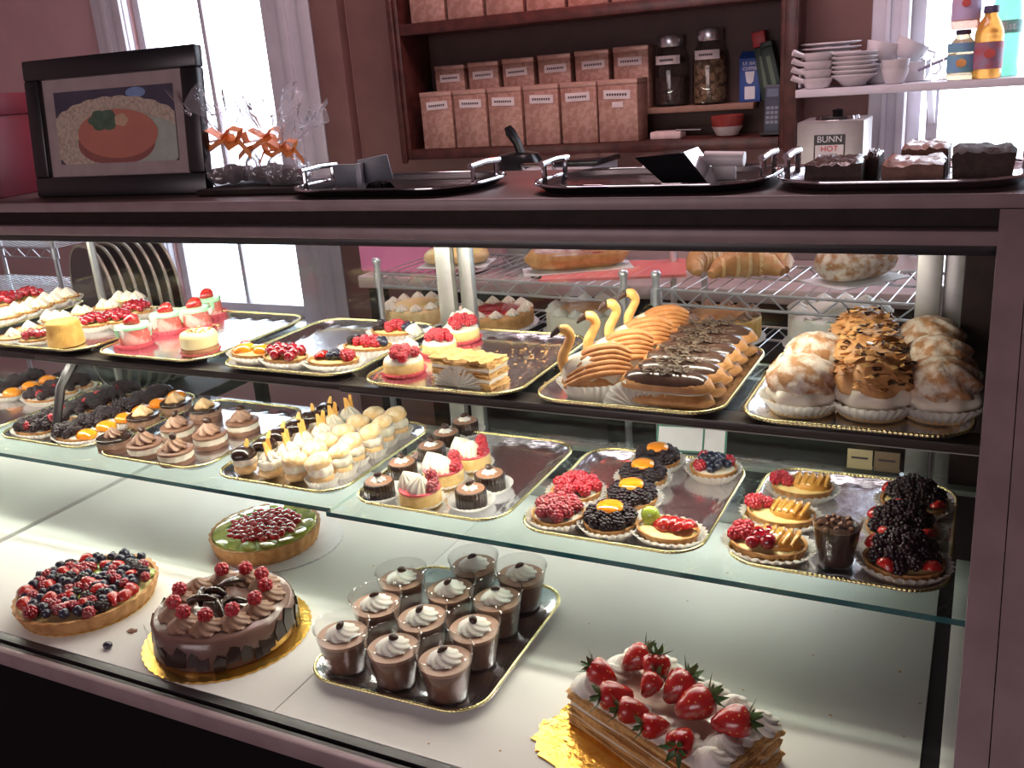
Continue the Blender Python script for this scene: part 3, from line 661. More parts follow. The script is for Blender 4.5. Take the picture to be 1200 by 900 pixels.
# ---- golden cake and its tart neighbours
t = thing('golden_cake', 'plain round golden sponge cake at the tray corner', 'cake', U(79, 404))
put(t, 'sponge', MB().lathe([(0, 0), (.0315, 0), (.0335, .003), (.0325, .018), (.0310, .030), (.0300, .033), (.0310, .037), (.0300, .044), (.0270, .047), (0, .0475)], 32).mesh('sponge', goldcake, 50), (0, 0, .001))
def cream_tart(p, label, rz=0, s=1.0, n=3, group='cream tarts at the photo edge', berries=0, name='cream_tart'):
    t = thing(name, label, 'tart', p, rz, group); t.scale = (s,)*3
    put(t, 'paper_cup', pc_s, (0, 0, 0), (0, 0, 0), (1.2, .95, .8)); put(t, 'tart_shell', shell_me, (0, 0, .001), (0, 0, 0), (.95, .75, .8)); put(t, 'custard', cust_me, (0, 0, .010), (0, 0, 0), (.95, .75, 1))
    for k in range(n): put(t, 'cream_swirl', ros_cream, ((k-(n-1)/2)*.022, 0, .012), (0, 0, k), (1, 1, 1.1))
    if berries: heap(t, cherry_me, 'glazed_raspberry', berries, .022, .020, .008, .95, 1.2, .9, seed=berries)
    return t
cream_tart(U(17, 401), 'small cream-topped tart cut by the photo edge, before the golden cake', .1, .95, 1)
cream_tart(U(36, 391), 'speckled cream tart behind the small cut-off cream tart', .1, .9, 1)
cream_tart(U(41, 403), 'dark cherry tart tucked against the golden cake', .1, .85, 0, berries=9, name='cherry_tart')
cream_tart(U(68, 380), 'cream tart row piece just behind the golden cake', .1, 1.0, 3)
cream_tart(U(98, 372), 'double-swirl cream tart behind raspberry tart', .1, .9, 2)
cream_tart(U(112, 386), 'glazed raspberry tart beside the golden cake', .1, 1.0, 0, berries=12, name='raspberry_tart')
cream_tart(U(140, 382), 'heaped raspberry tart left of the mint-topped cake', .1, 1.05, 0, berries=18, name='raspberry_tart')
cream_tart(U(162, 371), 'raspberry tart behind the frontmost mint-topped cake', .1, 1.05, 0, berries=16, name='raspberry_tart')
cream_tart(U(128, 366), 'striped cream tart behind the heaped raspberries', .1, 1.0, 2)
cream_tart(U(152, 358), 'cream tart standing rearmost before the upright black trays', .1, 1.1, 3)
for k, (px, py) in enumerate(((6, 378), (26, 372), (44, 366), (60, 360), (76, 354))):
    cream_tart(U(px, py), 'cream tart in the far edge row, %s from the front' % ['first', 'second', 'third', 'fourth', 'fifth'][k], .1, 1.15, 2, 'row of cream tarts at the photo edge')
cream_tart(U(10, 362), 'cherry tart glimpsed at the photo edge behind cream row', .1, 1.2, 0, berries=16, name='cherry_tart')
cream_tart(U(36, 355), 'cherry tart farthest back behind the cream row', .1, 1.1, 0, berries=12, name='cherry_tart')
# ================= lower shelf =================
# ---- first tray: glazed pear tarts, pudding glass, blackberry tarts
def f_pear(t, s):
    put(t, 'pear_half', MB().ell((0, 0, 0), (.026, .020, .014), 22, 10, lambda a, j: 1+.03*math.cos(11*a)).mesh('pear_half', pear, 80), (.012, .002, .018), (0, .1, .2))
    for k in range(5): put(t, 'pear_slice', cm('pslice', lambda: MB().tube([(-.006, -.016, 0), (0, -.006, .006), (.002, .004, .0065), (-.002, .015, 0)], [.002, .0034, .0036, .002], 7).mesh('pear_slice', pear, 70)), (-.004+.009*k, .001, .0245), (0, 0, .25))
    heap(t, rasp_me, 'raspberry', 4, .012, .021, .006, 1.0, ox=-.028, seed=s)
GP = 'glazed pear tarts'
boat(Lo(940, 581), 'glazed pear tart with raspberries, rearmost of three', .1, f_pear, GP, 1.05, 1.15, .9, 'pear_tart', 1)
boat(Lo(915, 613), 'glazed pear tart with raspberries, middle of three', -.15, f_pear, GP, 1.08, 1.2, .95, 'pear_tart', 2)
def f_pear2(t, s):
    f_pear(t, s); heap(t, cherry_me, 'glazed_cherry', 4, .016, .024, .005, 1.0, ox=0, oy=-.013, seed=s)
boat(Lo(900, 649), 'darker glazed cherry and pear tart, frontmost of three', -.1, f_pear2, GP, 1.15, 1.2, .95, 'pear_tart', 3)
t = thing('pudding_glass', 'small clear tumbler of chocolate pudding standing alone on tray', 'pudding glass', Lo(979, 661))
put(t, 'tumbler', MB().lathe([(0, .0005), (.0205, .0005), (.0215, .002), (.0305, .0645), (.0298, .0645), (.0208, .004), (0, .004)], 28).mesh('tumbler', clearpl, 50)); put(t, 'pudding', MB().lathe([(0, .005), (.0200, .005), (.0275, .054), (0, .056)], 28).mesh('pudding', puddingd, 50))
heap(t, cm('crumb', lambda: MB().ell((0, 0, 0), (.004, .004, .003), 6, 4).mesh('crumb', chocm, 40)), 'crumb', 12, .024, .056, .004, 1.0, seed=3)
def berry_pile(p, label, s=1.0, seed=1, n=20, rz=0):
    t = thing('blackberry_tart', label, 'tart', p, rz, 'blackberry tarts beside the pudding glass'); t.scale = (s,)*3
    put(t, 'paper_cup', pc_m, (0, 0, 0), (0, 0, 0), (1.12, 1.0, 1)); put(t, 'tart_shell', shell_me, (0, 0, .001), (0, 0, 0), (1.15, 1.02, 1)); put(t, 'custard', cust_me, (0, 0, .0125), (0, 0, 0), (1.15, 1.02, 1))
    heap(t, black_me, 'blackberry', n, .031, .022, .020, 1.0, seed=seed)
    for a in (2.6, 4.3, 5.6): put(t, 'strawberry_half', strawh_me, (.033*math.cos(a), .030*math.sin(a), .020), (1.3, .2, a+1.5), .8)
    return t
berry_pile(Lo(1070, 600), 'heaped blackberry tart, rearmost of the three by the post', 1.05, 1)
berry_pile(Lo(1056, 633), 'heaped blackberry tart, middle of the three by the post', 1.08, 2)
berry_pile(Lo(1058, 671), 'heaped blackberry tart with strawberry, frontmost by the post', 1.14, 3)
# ---- second tray
def round_tart(p, label, fruit, s=1.0, group=None, name='fruit_tart', rz=0, pc=None, seed=1):
    t = thing(name, label, 'tart', p, rz, group); t.scale = (s,)*3
    put(t, 'paper_cup', pc or pc_m); put(t, 'tart_shell', shell_me, (0, 0, .001)); put(t, 'cream_layer', cream_d, (0, 0, .0125)); fruit(t, seed); return t
def f_r(t, s): heap(t, rasp_me if s == 1 else rasp2_me, 'raspberry', 19, .029, .0235, .009, 1.0, seed=s)
def f_ba(t, s):
    for k in range(10): a = 2*PI*k/10+s; put(t, 'blackberry', black_me, (.026*math.cos(a), .026*math.sin(a), .022), (rnd(-1, 1), rnd(-1, 1), a), 1.0)
    for k in range(6): a = 2*PI*k/6+.3+s; put(t, 'blackberry', black_me, (.0185*math.cos(a), .0185*math.sin(a), .028), (rnd(-1, 1), rnd(-1, 1), a), .9)
    put(t, 'apricot_half', apr_me, (0, 0, .034), (0, 0, 0), (1.05, 1.05, .7))
def f_mixb(t, s):
    heap(t, blue_me, 'blueberry', 14, .024, .022, .010, 1.0, seed=s)
    for a in (2.4, 4.0, .5): put(t, 'raspberry', rasp_me, (.024*math.cos(a), .024*math.sin(a), .024), (1, 0, a), 1.1)
round_tart(Lo(676, 586), 'bright red raspberry tart, rear one of two', f_r, 1.05, 'raspberry tarts', 'raspberry_tart', 0, None, 1)
round_tart(Lo(655, 613), 'darker red raspberry tart, front one of two', f_r, 1.06, 'raspberry tarts', 'raspberry_tart', 0, None, 2)
for k, ((px, py), l) in enumerate((((771, 548), 'rearmost of four'), ((754, 569), 'third from the front of four'), ((741, 594), 'second from the front of four'), ((716, 622), 'frontmost of four'))):
    round_tart(Lo(px, py), 'blackberry tart with a round apricot centre, '+l, f_ba, 1.0+.02*k, 'apricot-centred blackberry tarts', 'blackberry_tart', 0, None, k)
round_tart(Lo(836, 558), 'mixed berry tart alone in the back corner of its tray', f_mixb, 1.0, None, 'berry_tart', 0, None, 5)
def f_sk(t, s):
    for k in range(4): put(t, 'strawberry_half', strawh_me, (-.006+.010*k, -.002+.003*(k % 2), .019), (1.25, .25*(k-1.5), 1.6), .95)
    put(t, 'kiwi_slice', MB().ell((0, 0, 0), (.013, .010, .014), 14, 8).mesh('kiwi_slice', kiwi, 60), (-.026, .006, .025))
boat(Lo(783, 632), 'oval strawberry tart with green kiwi, front of its tray', -.1, f_sk, None, 1.06, 1.15, .9, 'strawberry_tart')
# ---- third tray: chocolate cups and berry cream cakes
ccup = drum_me(.0235, .026, choc, 'chocolate_cup', .001, 24, 26, .022); cfill = drum_me(.0215, .005, M('mousse_fill', (.30, .15, .09), (.25, .12, .07), 60, .5), 'mousse_filling', .002); doil = MB().lathe([(0, .0004), (.026, .0004), (.034, .007), (.036, .010)], 112, lambda a, i: 1+.022*math.cos(28*a)*(i > 1)).mesh('paper_dish', paperw, 180); doll = rosette_me(creamw, .012, .008, 7, 1.0, .16)
def choc_cup(p, label, s=1.0):
    t = thing('chocolate_cup', label, 'chocolate cup', p, rnd(0, 6), 'dark chocolate mousse cups'); t.scale = (s,)*3
    put(t, 'paper_dish', doil); put(t, 'chocolate_cup_shell', ccup, (0, 0, .001)); put(t, 'mousse_filling', cfill, (0, 0, .0235)); put(t, 'cream_swirl', doll, (0, 0, .0275)); put(t, 'coffee_bean', bean_me, (0, 0, .0375), (.5, .3, 1), 1.25)
for (px, py), l in (((446, 582), 'dark chocolate cup with coffee bean, frontmost in the left row'), ((473, 559), 'dark chocolate cup with coffee bean, second in the left row'), ((507, 539), 'dark chocolate cup with white cream, third in the left row'), ((524, 523), 'dark chocolate cup with white cream, fourth in the left row'), ((546, 509), 'dark chocolate cup with white cream, rearmost on its tray'), ((553, 592), 'dark chocolate cup in white paper dish, right of the berry cakes, front'), ((575, 573), 'dark chocolate cup in white paper dish, right of the berry cakes, behind')):
    choc_cup(Lo(px, py), l, 1.0)
def berry_cake(p, label, seed, s=1.0):
    t = thing('berry_cream_cake', label, 'cake', p, 0, 'berry cream cakes'); t.scale = (s,)*3
    put(t, 'paper_cup', pc_s, (0, 0, 0), (0, 0, 0), (1.05, 1.05, .6)); put(t, 'sponge', spd, (0, 0, .001), (0, 0, 0), (1.02, 1.02, 1.15)); put(t, 'jam_layer', jam_d, (0, 0, .0238), (0, 0, 0), (1, 1, .6))
    put(t, 'cream_swirl', ros_ball, (-.016, .002, .026), (.2, -.3, 0), 1.05); put(t, 'cream_swirl', ros_ball, (.004, -.008, .026), (.3, .1, 1), 1.05)
    for k, q in enumerate(((.020, .004, .034), (.014, .014, .034), (.024, -.006, .032), (.016, .008, .044))): put(t, 'raspberry', rasp2_me if seed == 1 else rasp_me, q, (1, k, 2*k), 1.0)
    return t
berry_cake(Lo(494, 590), 'berry cream cake with two cream puffs, frontmost of three', 1, 1.05)
berry_cake(Lo(521, 566), 'berry cream cake with cherries, middle of three', 2, 1.05)
berry_cake(Lo(553, 547), 'berry cream cake with tall white cream, rearmost of three', 3, 1.05)
# ---- fourth tray: rows of small cream puffs
pb = MB().ell((0, 0, .012), (.0200, .0200, .0125), 20, 8, lambda a, j: 1+.04*math.cos(6*a+j)).mesh('choux_base', crustpale, 70); pcz = MB().lathe([(0, 0), (.017, 0), (.020, .005), (.0195, .012), (.016, .016), (0, .016)], 42, lambda a, i: 1+.07*math.cos(7*a)).mesh('cream_filling', cream, 70); pcap = MB().lathe([(0, 0), (.0205, .0), (.0215, .005), (.019, .011), (.012, .0155), (0, .017)], 30, lambda a, i: 1+.04*math.cos(5*a+i)).mesh('choux_cap', M('sugared_small_choux', (.80, .66, .46), (.70, .46, .22), 60, .65, bump=.6, ramp=(.4, .6)), 70); pcapd = MB().lathe([(0, 0), (.0205, .0), (.0215, .005), (.019, .011), (.012, .0155), (0, .017)], 30, lambda a, i: 1+.05*math.cos(5*a+i)).mesh('chocolate_cap', choc, 70)
wafer_me = MB().prism([(-.009, 0), (.009, 0), (.003, .034), (-.002, .036)], -.0012, .0012).mesh('wafer', M('golden_wafer', (.86, .50, .14), (.70, .34, .07), 60, .5), 20)
def small_puff(p, label, kind, rz):
    t = thing('choux_puff', label, 'choux puff', p, rz, 'small choux puffs in rows')
    put(t, 'choux_base', pb); put(t, 'cream_filling', pcz, (0, 0, .018))
    if kind == 'choc': put(t, 'chocolate_cap', pcapd, (0, 0, .031)); put(t, 'wafer', wafer_me, (.004, 0, .034), (1.0, 0, .5), .8)
    elif kind == 'wafer':
        put(t, 'cream_swirl', ros_cream, (0, 0, .032), (0, 0, 0), 1.0); put(t, 'wafer', wafer_me, (-.004, .004, .032), (1.45, .1, .4)); put(t, 'wafer', wafer_me, (.005, -.003, .032), (1.3, -.1, 1.2), .95)
    elif kind == 'sugar': put(t, 'choux_cap', pcap, (0, 0, .032))
    else: put(t, 'choux_cap', pcap, (-.003, .004, .034), (.35, -.3, 0), (1.1, 1, 1)); put(t, 'paper_cup', pc_s, (0, 0, -.001), (0, 0, 0), (.82, .82, 1.1))
    return t
kinds = [('choc', 'chocolate-capped choux puff'), ('wafer', 'wafer-topped choux puff'), ('sugar', 'sugar-dusted choux puff'), ('open', 'paper-wrapped open choux puff')]
rows = ['front', 'second', 'third', 'fourth', 'fifth', 'sixth']
for c, (k, nm) in enumerate(kinds):
    for r in range(6):
        small_puff(pos_l(3, -.084+.052*c+rnd(-.002, .002)+.006*(r % 2), -.112+.0445*r+rnd(-.002, .002)), '%s, %s row of the crowded tray' % (nm, rows[r]), k, rnd(-.5, .5))
# ---- fifth tray: chocolate cream tortes
tb = drum_me(.031, .009, chocm, 'torte_base', .002); tcream = MB().lathe([(0, 0), (.0285, 0), (.0305, .006), (.0285, .013), (0, .013)], 48, lambda a, i: 1+.03*math.cos(12*a)).mesh('cream_layer', cream, 70); ttop = drum_me(.0315, .005, chocm, 'torte_top', .002); ttopd = drum_me(.0315, .006, choc, 'torte_top', .002)
tmous = MB().lathe([(0, 0), (.0285, 0), (.0305, .006), (.0285, .013), (0, .013)], 48, lambda a, i: 1+.05*math.cos(9*a)).mesh('mousse_layer', chocc, 70)
nutm = M('cream_ruffle', (.74, .50, .28), (.62, .38, .18), 50, .5); ruff = rosette_me(nutm, .019, .020, 5, .6, .25)
def torte(p, label, dark, s=1.0):
    t = thing('chocolate_torte', label, 'torte', p, rnd(0, 6), 'chocolate cream tortes'); t.scale = (s,)*3
    put(t, 'torte_base', tb); put(t, 'mousse_layer' if dark else 'cream_layer', tmous if dark else tcream, (0, 0, .008)); put(t, 'torte_top', ttopd if dark else ttop, (0, 0, .020))
    if dark: put(t, 'cream_swirl', ruff if dark > 1 else ros_c, (0, 0, .026), (0, 0, 0), 1.0)
    else: put(t, 'cream_swirl', ros_c, (0, 0, .025), (0, 0, 0), 1.35); put(t, 'coffee_bean', bean_me, (0, 0, .049), (.8, .4, 1), 1.5)
for (px, py), l, d in (((136, 526), 'dark-topped chocolate torte at the front left of its tray', 1), ((172, 533), 'bean-topped chocolate torte, front row, left of the frontmost', 0), ((208, 541), 'bean-topped chocolate torte, frontmost of its tray', 0), ((248, 522), 'bean-topped chocolate torte beside the choux puffs', 0), ((210, 513), 'bean-topped chocolate torte in the middle of its tray', 0), ((170, 500), 'dark-topped chocolate torte with piped ruffle, left column', 2), ((208, 484), 'dark-topped chocolate torte with pale ruffle, back left', 2), ((242, 491), 'dark-topped chocolate torte with pale ruffle, back middle', 2), ((286, 506), 'bean-topped chocolate torte alone near the empty bright corner', 0)):
    torte(Lo(px, py), l, d, 1.0)
# ---- sixth and seventh trays: blackberry and apricot tarts
def ba_boat(p, label, seed, apr=True, s=1.0, group='blackberry and apricot tarts'):
    t = thing('blackberry_tart', label, 'tart', p, rnd(-.1, .1), group); t.scale = (s,)*3
    put(t, 'paper_cup', pc_m, (0, 0, 0), (0, 0, 0), (1.25, .72, .8)); put(t, 'tart_shell', shell_me, (0, 0, .001), (0, 0, 0), (1.3, .72, .9)); put(t, 'cream_layer', cream_d, (0, 0, .011), (0, 0, 0), (1.3, .72, 1))
    if apr: put(t, 'apricot_half', apr_me, (.028, 0, .015), (0, .15, 0), (1.1, 1.15, 1.1)); heap(t, black_me, 'blackberry', 11, .024, .021, .010, 1.0, 1.2, .75, ox=-.016, seed=seed)
    else: heap(t, black_me, 'blackberry', 14, .030, .021, .010, 1.0, 1.25, .70, seed=seed); put(t, 'raspberry', rasp2_me, (rnd(-.02, .02), -.012, .026), (1, 0, 0), 1.1)
    return t
oo = ['frontmost', 'second from the front', 'third from the front', 'fourth from the front', 'fifth from the front', 'rearmost']
for k in range(6):
    ba_boat(pos_l(5, .058, -.112+.046*k), 'blackberry tart with apricot end, %s in the apricot row' % oo[k], k)
    ba_boat(pos_l(5, -.062, -.112+.046*k), 'blackberry tart without apricot, %s in the row by the bracket' % oo[k], k+9, False)
for k in range(3, 6):
    ba_boat(pos_l(6, .062, -.112+.046*k), 'all-blackberry tart on the edge tray, %s' % oo[k], k+20, False, group='tarts on the edge tray')
    ba_boat(pos_l(6, -.060, -.112+.046*k), 'blackberry tart with apricot on the edge tray, %s' % oo[k], k+30, True, group='tarts on the edge tray')

# ================= deck =================
cup_me = MB().lathe([(0, .0005), (.0245, .0005), (.0255, .002), (.0375, .066), (.0385, .0665), (.0385, .068), (.0370, .0675), (.0250, .0035), (0, .0035)], 36).mesh('plastic_cup', clearpl, 50)
mous_me = MB().lathe([(0, .004), (.0248, .004), (.0325, .046), (0, .0465)], 32).mesh('mousse', mousse, 50)
moust = MB().lathe([(0, .0461), (.0325, .0461), (.0337, .0515), (0, .0525)], 32).mesh('mousse_top', M('pale_mousse_top', (.42, .235, .16), (.36, .19, .125), 40, .4), 50)
bandm = None
def mousse_cup(p, label):
    t = thing('mousse_cup', label, 'mousse cup', p, rnd(0, 6), 'mousse cups on the deck tray'); t.rotation_euler = (rnd(-.03, .03), rnd(-.03, .03), rnd(0, 6))
    put(t, 'plastic_cup', cup_me); put(t, 'mousse', mous_me); put(t, 'mousse_top', moust); put(t, 'cream_swirl', ros_w, (0, 0, .0518), (0, 0, 0), (1.1, 1.1, .9)); put(t, 'coffee_bean', bean_me, (.002, 0, .0672), (.5, .3, .6), 1.25)
zc = ZD+FL; cups = [('left column, frontmost', -.084, -.108), ('middle column, frontmost', -.004, -.112), ('right column, frontmost', .074, -.112), ('left column, second from the front', -.084, -.034), ('middle column, second from the front', -.004, -.038), ('right column, second from the front', .074, -.038), ('left column, rearmost', -.084, .040), ('middle column, third from the front', -.004, .036), ('right column, third from the front', .074, .036), ('middle column, rearmost', -.004, .108), ('right column, rearmost', .074, .108)]
for l, u, v in cups: mousse_cup((DT[0]+u+rnd(-.002, .002), DT[1]+v+rnd(-.002, .002), zc), 'clear mousse cup with cream and coffee bean, '+l)
def big_tart(p, r, h, label, n=34, mat=crust):
    t = thing('fruit_tart', label, 'tart', p)
    def fn(a, i): return 1+(.014*math.cos(n*a) if i in (2, 3, 4) else 0)
    put(t, 'tart_shell', MB().lathe([(0, 0), (r*.90, 0), (r*.92, .001), (r*.96, h*.5), (r, h), (r*.95, h), (r*.94, h*.75), (0, h*.75)], n*5, fn).mesh('tart_shell', mat, 60), (0, 0, .003)); return t
def card(t, r, mat, name='cake_board', n=46, amp=.018): return put(t, name, MB().lathe([(0, 0), (r, 0), (r, .0022), (0, .0022)], n*5, lambda a, i: 1+amp*abs(math.cos(n*a/2))).mesh(name, mat, 40), (0, 0, .0004))
pc1 = D(106, 705); t = big_tart(pc1, .107, .024, 'round mixed berry tart with fluted golden crust on the white deck'); put(t, 'custard', dome_me(.101, .004, custard, 'custard', 40), (0, 0, .020))
card(t, .096, boardg)
rn = random.Random(5); pts = []
for k in range(130):
    q = math.sqrt((k+.5)/130); a = 2.39996*k; x, y = .094*q*math.cos(a)+rn.uniform(-.004, .004), .094*q*math.sin(a)+rn.uniform(-.004, .004); w = rn.random(); zz = .031+rn.uniform(0, .006)
    if w < .46: put(t, 'blueberry', blue_me, (x, y, zz), (rn.uniform(-1, 1), rn.uniform(-1, 1), 0), rn.uniform(1.0, 1.3))
    elif w < .68: put(t, 'raspberry', rasp2_me, (x, y, zz), (rn.uniform(-1, 1), rn.uniform(-1, 1), 0), rn.uniform(.9, 1.2))
    elif w < .80: put(t, 'strawberry_half', strawh_me, (x, y, zz-.003), (1.4, rn.uniform(-.4, .4), rn.uniform(0, 6)), .9)
    elif w < .90: put(t, 'kiwi_slice', cm('kiws', lambda: dome_me(.014, .006, kiwi, 'kiwi_slice')), (x, y, .024), (rn.uniform(-.3, .3), rn.uniform(-.3, .3), 0))
    else: put(t, 'blackberry', black_me, (x, y, zz), (rn.uniform(-1, 1), rn.uniform(-1, 1), 0), 1.05)
pc2 = D(314, 637); t = big_tart(pc2, .094, .030, 'round tart with glossy red berry centre and green kiwi ring on white card', 30)
card(t, .104, boardw, amp=.02).location = (.022, .012, .0004)
put(t, 'kiwi_ring', MB().lathe([(.050, .0), (.089, 0), (.088, .005), (.070, .0075), (.052, .006), (.050, 0)], 48, lambda a, i: 1+.01*math.cos(16*a)).mesh('kiwi_ring', M('glazed_kiwi', (.56, .54, .10), (.30, .38, .05), 70, .1, coat=1, bump=.4, bscale=180), 60), (0, 0, .028))
for k in range(16):
    a = 2*PI*k/16; put(t, 'kiwi_slice', cm('kiwt', lambda: MB().lathe([(0, 0), (.015, 0), (.0148, .003), (.006, .0042), (0, .0042)], 16).mesh('kiwi_slice', MATS['glazed_kiwi'], 60)), (.073*math.cos(a), .073*math.sin(a), .0335), (.25*math.sin(a), -.25*math.cos(a), a))
heap(t, cm('redc', lambda: MB().ell((0, 0, 0), (.0085, .0085, .0055), 10, 6).mesh('red_berry', M('currant_red', (.55, .020, .022), (.40, .010, .014), 60, .08, coat=1), 60)), 'red_berry', 70, .060, .0355, .003, 1.05, seed=2)
# chocolate raspberry cake
p3 = D(268, 742); t = thing('chocolate_cake', 'chocolate cake with mocha rosettes, raspberries and chocolate shards on gold card', 'cake', p3)
card(t, .118, boardg, amp=.02)
put(t, 'cake_body', MB().lathe([(0, 0), (.098, 0), (.1005, .003), (.1005, .025), (.0990, .043), (.094, .0475), (0, .049)], 56).mesh('cake_body', M('mocha_icing', (.19, .105, .085), (.15, .08, .065), 30, .25, coat=.3), 50), (0, 0, .003))
for k in range(11):
    a = 2*PI*k/11; put(t, 'cream_rosette', cm('mros', lambda: rosette_me(chocc, .024, .020, 8, 2.0, .13)), (.066*math.cos(a), .066*math.sin(a), .050), (0, 0, k), 1.0)
    if k % 1 == 0 and k not in (5,): put(t, 'raspberry', rasp_me, (.064*math.cos(a), .064*math.sin(a), .0715), (rnd(-.4, .4), rnd(-.4, .4), 0), 1.15)
for k in range(9): put(t, 'chocolate_curl', cm('curl', lambda: MB().tube([(-.020, 0, 0), (-.006, .001, .003), (.008, 0, .003), (.021, -.002, 0)], [.003, .0055, .0055, .003], 7).mesh('chocolate_curl', choc, 60)), (rnd(-.026, .026), rnd(-.026, .026), .054+.002*k), (rnd(-.3, .3), rnd(-.3, .3), rnd(0, 3)))
shard = MB().prism([(-.010, 0), (.008, .002), (.011, .022), (-.002, .030), (-.011, .016)], -.0012, .0012).mesh('chocolate_shard', choc, 20)
for k in range(34): a = 2*PI*k/34+rnd(-.05, .05); put(t, 'chocolate_shard', shard, (.1025*math.cos(a), .1025*math.sin(a), rnd(.004, .018)), (PI/2-rnd(.0, .25), 0, a+PI/2), rnd(.7, 1.25))
part(t, 'plastic_collar', MB().add([(.1085*math.cos(a), .1085*math.sin(a), z) for a in [(-2.2+.9*k/10) for k in range(11)] for z in (.004, .058)], [(2*k, 2*k+2, 2*k+3, 2*k+1) for k in range(10)]), clearpl)
# strawberry slice cake
A4 = math.radians(-114.5); t = thing('strawberry_slice_cake', 'rectangular flaky cake with cream rosettes and whole strawberries on gold card', 'cake', (-.2755, .858, ZD), A4)
cw, cd = .128, .212
card_me = MB().prism([(x*1.0+.004*math.cos(9*k), y+.004*math.sin(11*k)) for k, (x, y) in enumerate(rr(cw+.075, cd+.03, .05, 0))], 0, .0022).mesh('cake_board', boardg, 30); put(t, 'cake_board', card_me, (.024, -.008, .0004))
def nap(t, w, d, z0):
    z = z0
    for k in range(3):
        for s in range(3): put(t, 'pastry_layer', flaky_layer(w*(1-.01*s), d, .0040, 70+10*k+s, .0018).mesh('pastry_layer', flaky, 25), (rnd(-.001, .001), 0, z+.0036*s))
        z += .0112
        if k < 2: put(t, 'cream_layer', flaky_layer(w*.96, d*.97, .006, 90+k, .0008).mesh('cream_layer', cream, 60), (0, 0, z)); z += .006
    return z
zt = nap(t, cw, cd, .003); put(t, 'icing', flaky_layer(cw*.92, cd*.95, .003, 99, .0006).mesh('icing', M('pink_glaze', (.72, .52, .44), (.82, .70, .60), 30, .2, coat=.5), 60), (0, 0, zt)); zt += .003
ring = [(-cw/2+.022, -cd/2+.020+.0355*k) for k in range(6)] + [(cw/2-.022, -cd/2+.020+.0355*k) for k in range(6)] + [(-.012+.001, -cd/2+.02), (.014, cd/2-.02), (-.014, cd/2-.022), (.012, -cd/2+.022)]
for k, (x, y) in enumerate(ring): put(t, 'cream_rosette', ros_big, (x, y, zt-.001), (0, 0, k), rnd(1.12, 1.28))
for wx, wy, d, k in ((706, 790, (-.9, .0, .5), 1.2), (722, 815, (-.8, -.5, .15), 1.3), (742, 833, (-.9, -.35, .2), 1.15), (768, 851, (-.75, -.5, .2), 1.05), (800, 868, (-.1, -.8, .1), 1.2), (746, 772, (.75, .6, .5), 1.25), (769, 786, (-.1, .5, .9), 1.3), (795, 806, (.6, .6, .6), 1.4), (814, 826, (.85, .5, .4), 1.5), (857, 846, (.9, .3, .15), 1.4), (762, 803, (.3, .6, .5), 1.0)):
    q = at(wx, wy, ZD+zt+.022)-Vector((-.2755, .858, ZD)); q.rotate(Matrix.Rotation(-A4, 3, 'Z')); dv = Vector(d); dv.rotate(Matrix.Rotation(-A4, 3, 'Z'))
    strawberry(t, q, dv.to_track_quat('Z', 'Y').to_euler(), k)
# loose berry and crumbs on the deck
o = put(None, 'blueberry', MB().ell((0, 0, 0), (.0075, .0065, .0055), 12, 8).mesh('blueberry', blue, 60), D(127, 760)+Vector((0, 0, .0055))); tag(o, 'single dark blueberry fallen on the white deck', 'blueberry')
o = put(None, 'chocolate_flake', scatter_mesh(chocm, 'chocolate_flake', 5, lambda rn: ((rn.uniform(-.006, .006), rn.uniform(-.003, .003), .001), .005, .003, .001), 3), D(155, 740)); tag(o, 'flat brown crumb beside the fallen blueberry', 'crumb')
def deckc(rn): 
    p = at(rn.uniform(420, 1080), rn.uniform(640, 890), ZD); return (p.x, p.y, ZD+.0006), rn.uniform(.0008, .0022), rn.uniform(.0006, .0016), .0007
o = put(None, 'deck_crumbs', scatter_mesh(flaky, 'deck_crumbs', 26, deckc, 21)); o['kind'] = 'stuff'; tag(o, 'tiny crumbs scattered across the white deck', 'crumbs')
# ================= on the top ledge =================
def T(px, py): return at(px, py, ZT)
# framed picture of a cake on a doily
a, b = T(44, 232), T(242, 227.5); wv = (b-a); fw = wv.length; ang = math.atan2(wv.y, wv.x); fh = .240
t = thing('picture_frame', 'black framed photograph of a pink cake on a lace doily', 'picture frame', (a+b)/2 + Vector((0, .01, 0)), rot=(math.radians(-7), 0, ang))
blk = M('black_frame', (.012, .012, .014), None, 30, .3); matm = M('cream_mat_board', (.42, .33, .33), None, 30, .7)
bw = .035
for nm, x0, x1, z0, z1 in (('frame_bar', -fw/2, fw/2, 0, bw), ('frame_bar', -fw/2, fw/2, fh-bw, fh), ('frame_bar', -fw/2, -fw/2+bw, bw, fh-bw), ('frame_bar', fw/2-bw, fw/2, bw, fh-bw)): part(t, nm, MB().span((x0, -.010, z0), (x1, .010, z1), .003), blk)
part(t, 'mat_board', MB().span((-fw/2+bw, 0, bw), (fw/2-bw, .004, fh-bw)), matm)
part(t, 'easel_leg', MB().box((0, .03, .09), (.05, .004, .18)), blk, (0, 0, 0), (0.12, 0, 0))
mx, mz = fw/2-bw-.026, .022; W0, W1, H0, H1 = -mx, mx, bw+mz, fh-bw-mz; pw, ph = W1-W0, H1-H0
def flat(name, poly, y, mat):
    P = [(min(max(x, 0), 1), min(max(z, 0), 1)) for x, z in poly]
    part(t, name, MB().add([(W0+x*pw, y, H0+z*ph) for x, z in P]+[(W0+x*pw, y-.0003, H0+z*ph) for x, z in P], [tuple(range(len(P))), tuple(range(len(P), 2*len(P)))]), mat)
def ovl(cx, cz, rx, rz, n=40, sc=0, k=0): return [(cx+rx*(1+sc*abs(math.cos(k*PI*i/n)))*math.cos(2*PI*i/n), cz+rz*(1+sc*abs(math.cos(k*PI*i/n)))*math.sin(2*PI*i/n)) for i in range(n)]
